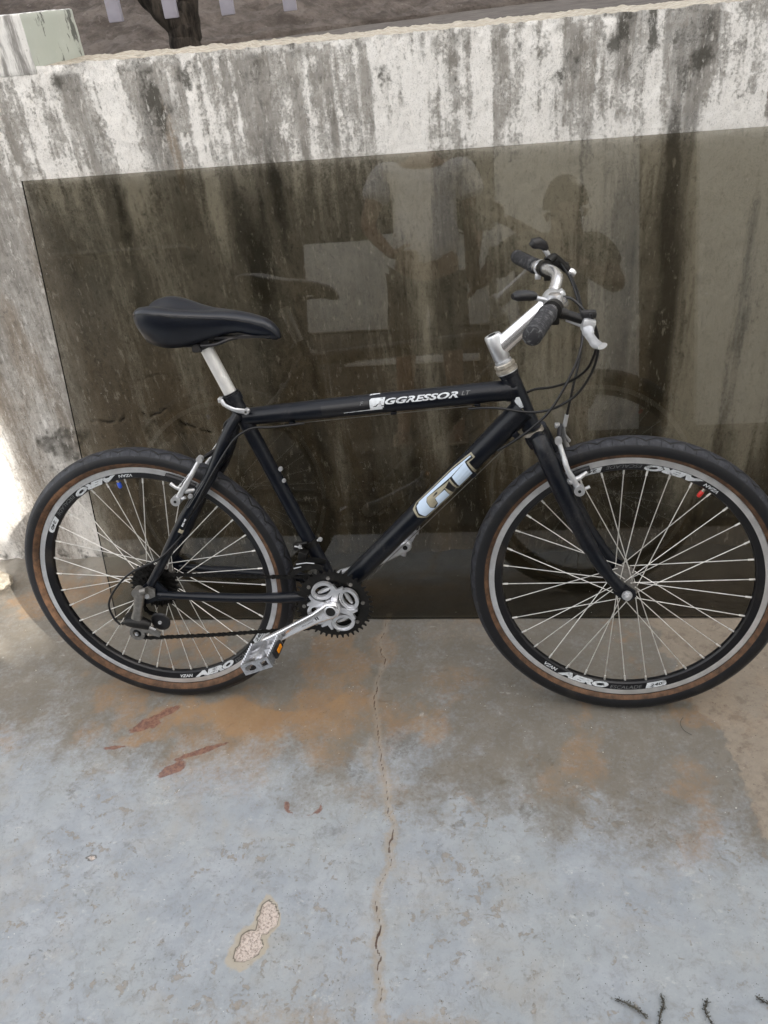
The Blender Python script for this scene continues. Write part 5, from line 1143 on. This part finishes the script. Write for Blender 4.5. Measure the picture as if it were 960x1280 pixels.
def fingers(V, E, Rr, wrist, hand, d, sidev, curl, idx):
    """palm vertex plus five bent finger chains"""
    d = Vector(d).normalized(); sidev = Vector(sidev).normalized(); curl = Vector(curl).normalized(); hand = Vector(hand)
    V.append(hand); E.append((idx, len(V)-1)); Rr.append((.030, .015)); hi = len(V)-1
    for k, L_ in enumerate((.068, .078, .074, .058)):
        b = hand+d*.035+sidev*(.024-.016*k); V.append(b); E.append((hi, len(V)-1)); Rr.append(.0095); V.append(b+d*L_*.5+curl*L_*.12); E.append((len(V)-2, len(V)-1)); Rr.append(.0085); V.append(b+d*L_*.85+curl*L_*.45); E.append((len(V)-2, len(V)-1)); Rr.append(.0072)
    b = hand+sidev*.030; V.append(b); E.append((hi, len(V)-1)); Rr.append(.0105); V.append(b+sidev*.02+d*.03); E.append((len(V)-2, len(V)-1)); Rr.append(.0095); V.append(b+sidev*.022+d*.055+curl*.01); E.append((len(V)-2, len(V)-1)); Rr.append(.008)
def person(name, label, loc, rz, pelvis, chest, neck, head, shoulders, elbows, wrists, hands, knees, feet, shirtm, hd, skinm=None, hair=1.0):
    skinm = skinm or m_skin
    root = empty('person', None, loc); root.rotation_euler = (0, 0, rz); tag(root, label, 'person')
    V = [pelvis, Vector(pelvis).lerp(Vector(chest), .5), chest, neck, head]; E = [(0, 1), (1, 2), (2, 3), (3, 4), (4, 5), (5, 6)]; Rr = [(.15, .11), (.135, .10), (.155, .105), (.058, .058), (.068, .078), (.080, .100), (.050, .064)]
    V = [Vector(v) for v in V]; hv = V.pop(); V += [hv+Vector((0, .01, -.075)), hv+Vector((0, 0, .02)), hv+Vector((0, -.005, .095))]
    for s in (0, 1):
        V.append(Vector(shoulders[s])); E.append((2, len(V)-1)); Rr.append(.062); V.append(Vector(elbows[s])); E.append((len(V)-2, len(V)-1)); Rr.append(.042); V.append(Vector(wrists[s])); E.append((len(V)-2, len(V)-1)); Rr.append(.027)
        fingers(V, E, Rr, wrists[s], hands[s][0], hands[s][1], hands[s][2], hands[s][3], len(V)-1)
    for s in (0, 1):
        sx = -1 if s == 0 else 1; V.append(Vector(pelvis)+Vector((sx*.095, 0, -.06))); E.append((0, len(V)-1)); Rr.append(.095)
        V.append(Vector(knees[s])); E.append((len(V)-2, len(V)-1)); Rr.append(.058); V.append(Vector(feet[s])+Vector((0, -.02, .08))); E.append((len(V)-2, len(V)-1)); Rr.append(.036); V.append(Vector(feet[s])+Vector((0, .06, .03))); E.append((len(V)-2, len(V)-1)); Rr.append((.042, .028)); V.append(Vector(feet[s])+Vector((0, .15, .018))); E.append((len(V)-2, len(V)-1)); Rr.append((.040, .018))
    skin('body', V, E, Rr, skinm, root)
    # clothes follow the body
    P0 = Vector(pelvis); C0 = Vector(chest); S0, S1 = Vector(shoulders[0]), Vector(shoulders[1])
    V2 = [P0+Vector((0, 0, -.05)), P0.lerp(C0, .4), C0, C0.lerp(Vector(neck), .5), S0, S0.lerp(Vector(elbows[0]), .62), S1, S1.lerp(Vector(elbows[1]), .62)]
    skin('shirt', V2, [(0, 1), (1, 2), (2, 3), (2, 4), (4, 5), (2, 6), (6, 7)], [(.195, .145), (.180, .130), (.180, .130), (.085, .075), (.078, .078), (.075, .085), (.078, .078), (.075, .085)], shirtm, root)
    V3 = [P0]; E3 = []; R3 = [(.165, .125)]
    for s in (0, 1):
        sx = -1 if s == 0 else 1; V3 += [P0+Vector((sx*.10, 0, -.10)), (P0+Vector((sx*.10, 0, -.10))).lerp(Vector(knees[s]), .55), (P0+Vector((sx*.10, 0, -.10))).lerp(Vector(knees[s]), 1.02)]
        k = len(V3)-3; E3 += [(0, k), (k, k+1), (k+1, k+2)]; R3 += [.118, .110, (.100, .105)]
    skin('shorts', V3, E3, R3, m_shorts, root)
    # head shape: hair cap, nose, ears
    hc_ = Vector(head); f = Vector(hd).normalized(); sd_ = f.cross(Vector((0, 0, 1))).normalized(); up_ = sd_.cross(f)
    mb = MB(); nu, nv = 20, 12; vs_ = []
    for j in range(nv+1):
        ph_ = math.pi*.52*j/nv
        for i in range(nu):
            a = 2*math.pi*i/nu; r = 1.0+.03*math.sin(7*a+3*ph_); x = math.sin(ph_)*math.cos(a); y = math.sin(ph_)*math.sin(a); z = math.cos(ph_)
            fro = max(0, y)*max(0, (ph_-.8)); vs_.append(hc_+sd_*x*.089*r*hair+f*(y*.104*r-.012*hair-fro*.05)+up_*(z*.112*r*hair+.030*hair))
    mb.add(vs_, [(j*nu+i, j*nu+(i+1) % nu, (j+1)*nu+(i+1) % nu, (j+1)*nu+i) for j in range(nv) for i in range(nu)]); mb.build('hair', m_hair, root)
    mb = MB(); mb.tube([hc_+f*.095+up_*.018, hc_+f*.112-up_*.010, hc_+f*.118-up_*.022, hc_+f*.098-up_*.028], [.006, .010, .013, .008], 10)
    for s in (-1, 1): mb.tube([hc_+sd_*s*.080+up_*.012, hc_+sd_*s*.098+up_*.005-f*.008, hc_+sd_*s*.086-up_*.024], [.008, .014, .008], 8)
    mb.tube([hc_+f*.094-up_*.050-sd_*.022, hc_+f*.103-up_*.049, hc_+f*.094-up_*.050+sd_*.022], [.003, .006, .003], 8); mb.build('face_features', skinm, root)
    mb = MB()
    for s in (-1, 1): mb.lathe([(0, .002), (.006, .001), (.009, -.002), (0, -.004)], hc_+sd_*s*.032+f*.090+up_*.012, axis=f, n=12)
    mb.build('eye', M['plastic'], root)
    for s in (0, 1):
        mb = MB(); c = Vector(feet[s]); mb.box(c+Vector((0, .055, .006)), (.095, .27, .018), bev=.008); mb.tube(smooth_path([c+Vector((-.045, .09, .012)), c+Vector((-.03, .08, .055)), c+Vector((.03, .08, .055)), c+Vector((.045, .09, .012))], 4), .010, 8, flat=(1, .4)); mb.build('sandal', m_sandal, root)
    return root
person('man', 'standing man in a pale grey t-shirt, black shorts and tan sandals', (.50, -1.86, .335), 0, (0, 0, .93), (0, .01, 1.28), (0, .01, 1.49), (0, .03, 1.63), [(-.20, .0, 1.40), (.20, 0, 1.40)],
       [(-.30, .02, 1.13), (.26, -.06, 1.13)], [(-.17, .14, .97), (.24, .02, .92)], [((-.115, .18, .95), (1, .35, -.2), (0, .3, 1), (0, 1, -.3)), ((.24, .05, .84), (0, .1, -1), (-.3, 1, 0), (-1, 0, 0))],
       [(-.12, .02, .50), (.12, .02, .50)], [(-.15, 0, .012), (.14, 0, .012)], m_shirt, (.1, 1, -.1))
Cl = Vector((CAM.x, CAM.y, CAM.z))
ph_c = CAM-cf*.014-cu*.060-cr*.022
mb = MB(); rotm_ = Matrix((cr, cu, -cf)).transposed(); mb.box(ph_c, (.074, .156, .008), rotm_, bev=.004); o = mb.build('phone', m_phone); tag(o, 'dark phone held upright by the photographer in front of the glass', 'phone')
L0 = Vector((1.13, -1.78, 0)); loc = lambda v: Vector(v)-L0
hl = ph_c-cr*.055-cu*.045-cf*.030; hr = ph_c+cr*.055-cu*.045-cf*.030
person('photographer', 'photographer in a dark shirt leaning in with the phone held out in both hands', tuple(L0), 0, (.02, -.18, .90), (.0, -.02, 1.20), (.02, .04, 1.32), (.05, .10, 1.43), [loc((.95, -1.80, 1.31)), loc((1.34, -1.80, 1.31))],
       [loc((.74, -1.72, 1.12)), loc((1.42, -1.60, 1.06))], [loc(hl-cf*.06-cr*.03-cu*.03), loc(hr-cf*.08+cr*.05-cu*.04)], [(loc(hl-cf*.02), cf*.2+cu*1.0, cr, cr+cf*.3), (loc(hr-cf*.02), cf*.2+cu*1.0, -cr, -cr+cf*.3)],
       [(-.11, -.10, .48), (.12, -.08, .48)], [(-.13, -.16, .012), (.14, -.12, .012)], m_shirt2, (-.35, 1, -.35), m_skin2, 1.2)

# ------------------------------------------------------------------ small things on the ground
m_moss = simple('dry_dark_moss', (.075, .07, .055), .95, var=.5, vs=80)
SPR = [([(.974, -.643), (.990, -.649), (1.005, -.656), (1.018, -.668)], 'dry dark moss sprig lying low, leftmost of the four at the bottom right'),
       ([(1.046, -.632), (1.048, -.646), (1.040, -.662), (1.036, -.680)], 'upright dry moss sprig, second from the left at the bottom right'),
       ([(1.118, -.634), (1.112, -.645), (1.114, -.658), (1.124, -.680)], 'thick dry moss sprig, third from the left at the bottom right'),
       ([(1.196, -.622), (1.210, -.630), (1.226, -.636)], 'dry moss sprig cut by the right edge of the photo')]
rs = np.random.RandomState(12)
for pts, lab in SPR:
    mb = MB(); P_ = smooth_path([(x, y, .004) for x, y in pts], 8); mb.tube(P_, .0008, 5)
    for i, p_ in enumerate(P_):
        for k in range(11):
            a = rs.rand()*6.283; e_ = rs.rand()*1.2; d = Vector((math.cos(a)*math.cos(e_), math.sin(a)*math.cos(e_), math.sin(e_))); b = d.cross(Vector((.1, .2, 1))).normalized(); c = p_+Vector(rs.normal(0, .0016, 3)); c.z = abs(c.z)+.001
            L_ = .0012+.0030*rs.rand()**1.5; k0 = len(mb.v); mb.v += [tuple(c), tuple(c+d*L_*.5+b*L_*.25), tuple(c+d*L_), tuple(c+d*L_*.5-b*L_*.25)]; mb.f.append((k0, k0+1, k0+2, k0+3)); mb.mi.append(0)
    o = mb.build('moss_sprig', m_moss, smooth=False); tag(o, lab, 'moss sprig', 'dry moss sprigs on the floor')
m_chipw = simple('pale_grit', (.55, .52, .46), .9, var=.3, vs=50)
mb = MB(); 
for i in range(170):
    x, y = rs.uniform(-.7, 1.35), rs.uniform(-.72, .22)
    if rs.rand() > .15+.85*max(0, (y+.4)/.6)*1.0: continue
    r = .0006+.0016*rs.rand()**2; ico = [Vector(v)*r*(1+.4*rs.rand()) for v in ((1, 0, 0), (-.8, .6, 0), (-.5, -.8, 0), (0, 0, .8), (0, 0, -.6))]
    k0 = len(mb.v); mb.v += [tuple(Vector((x, y, .0025))+v) for v in ico]; mb.f += [(k0, k0+1, k0+3), (k0+1, k0+2, k0+3), (k0+2, k0, k0+3), (k0+1, k0, k0+4), (k0+2, k0+1, k0+4), (k0, k0+2, k0+4)]; mb.mi += [0]*6
o = mb.build('grit', m_chipw, smooth=False); tag(o, kind='stuff')
bm = bmesh.new(); bmesh.ops.create_icosphere(bm, subdivisions=3, radius=1)
for v in bm.verts:
    n = fbm(np.array([v.co.x*2+5]), np.array([v.co.y*2+v.co.z*3]), 401, 3)[0]; v.co = Vector((v.co.x*.055, v.co.y*.035, v.co.z*.026))*(.75+.5*n)
me = bpy.data.meshes.new('concrete_lump'); bm.to_mesh(me); bm.free(); me.materials.append(m_mortar); o = bpy.data.objects.new('concrete_lump', me); COL.objects.link(o); o.location = (-.735, .395, .035)
tag(o, 'pale broken concrete lump at the foot of the wall by the left edge', 'rubble')
m_thread = simple('pale_thread', (.55, .50, .46), .8)
mb = MB(); mb.tube(smooth_path([(1.145, .010, .003), (1.165, .013, .004), (1.19, .022, .004), (1.205, .032, .004)], 6), .0006, 6); o = mb.build('thread', m_thread); tag(o, 'thin pale thread on the floor below the front wheel', 'thread')
mb = MB(); mb.tube(smooth_path([(1.185, -.035, .003), (1.176, -.052, .004), (1.180, -.072, .004), (1.195, -.085, .004)], 6), .0005, 6); o = mb.build('thread', M['plastic']); tag(o, 'thin dark curved fibre on the floor right of the front wheel', 'fibre')
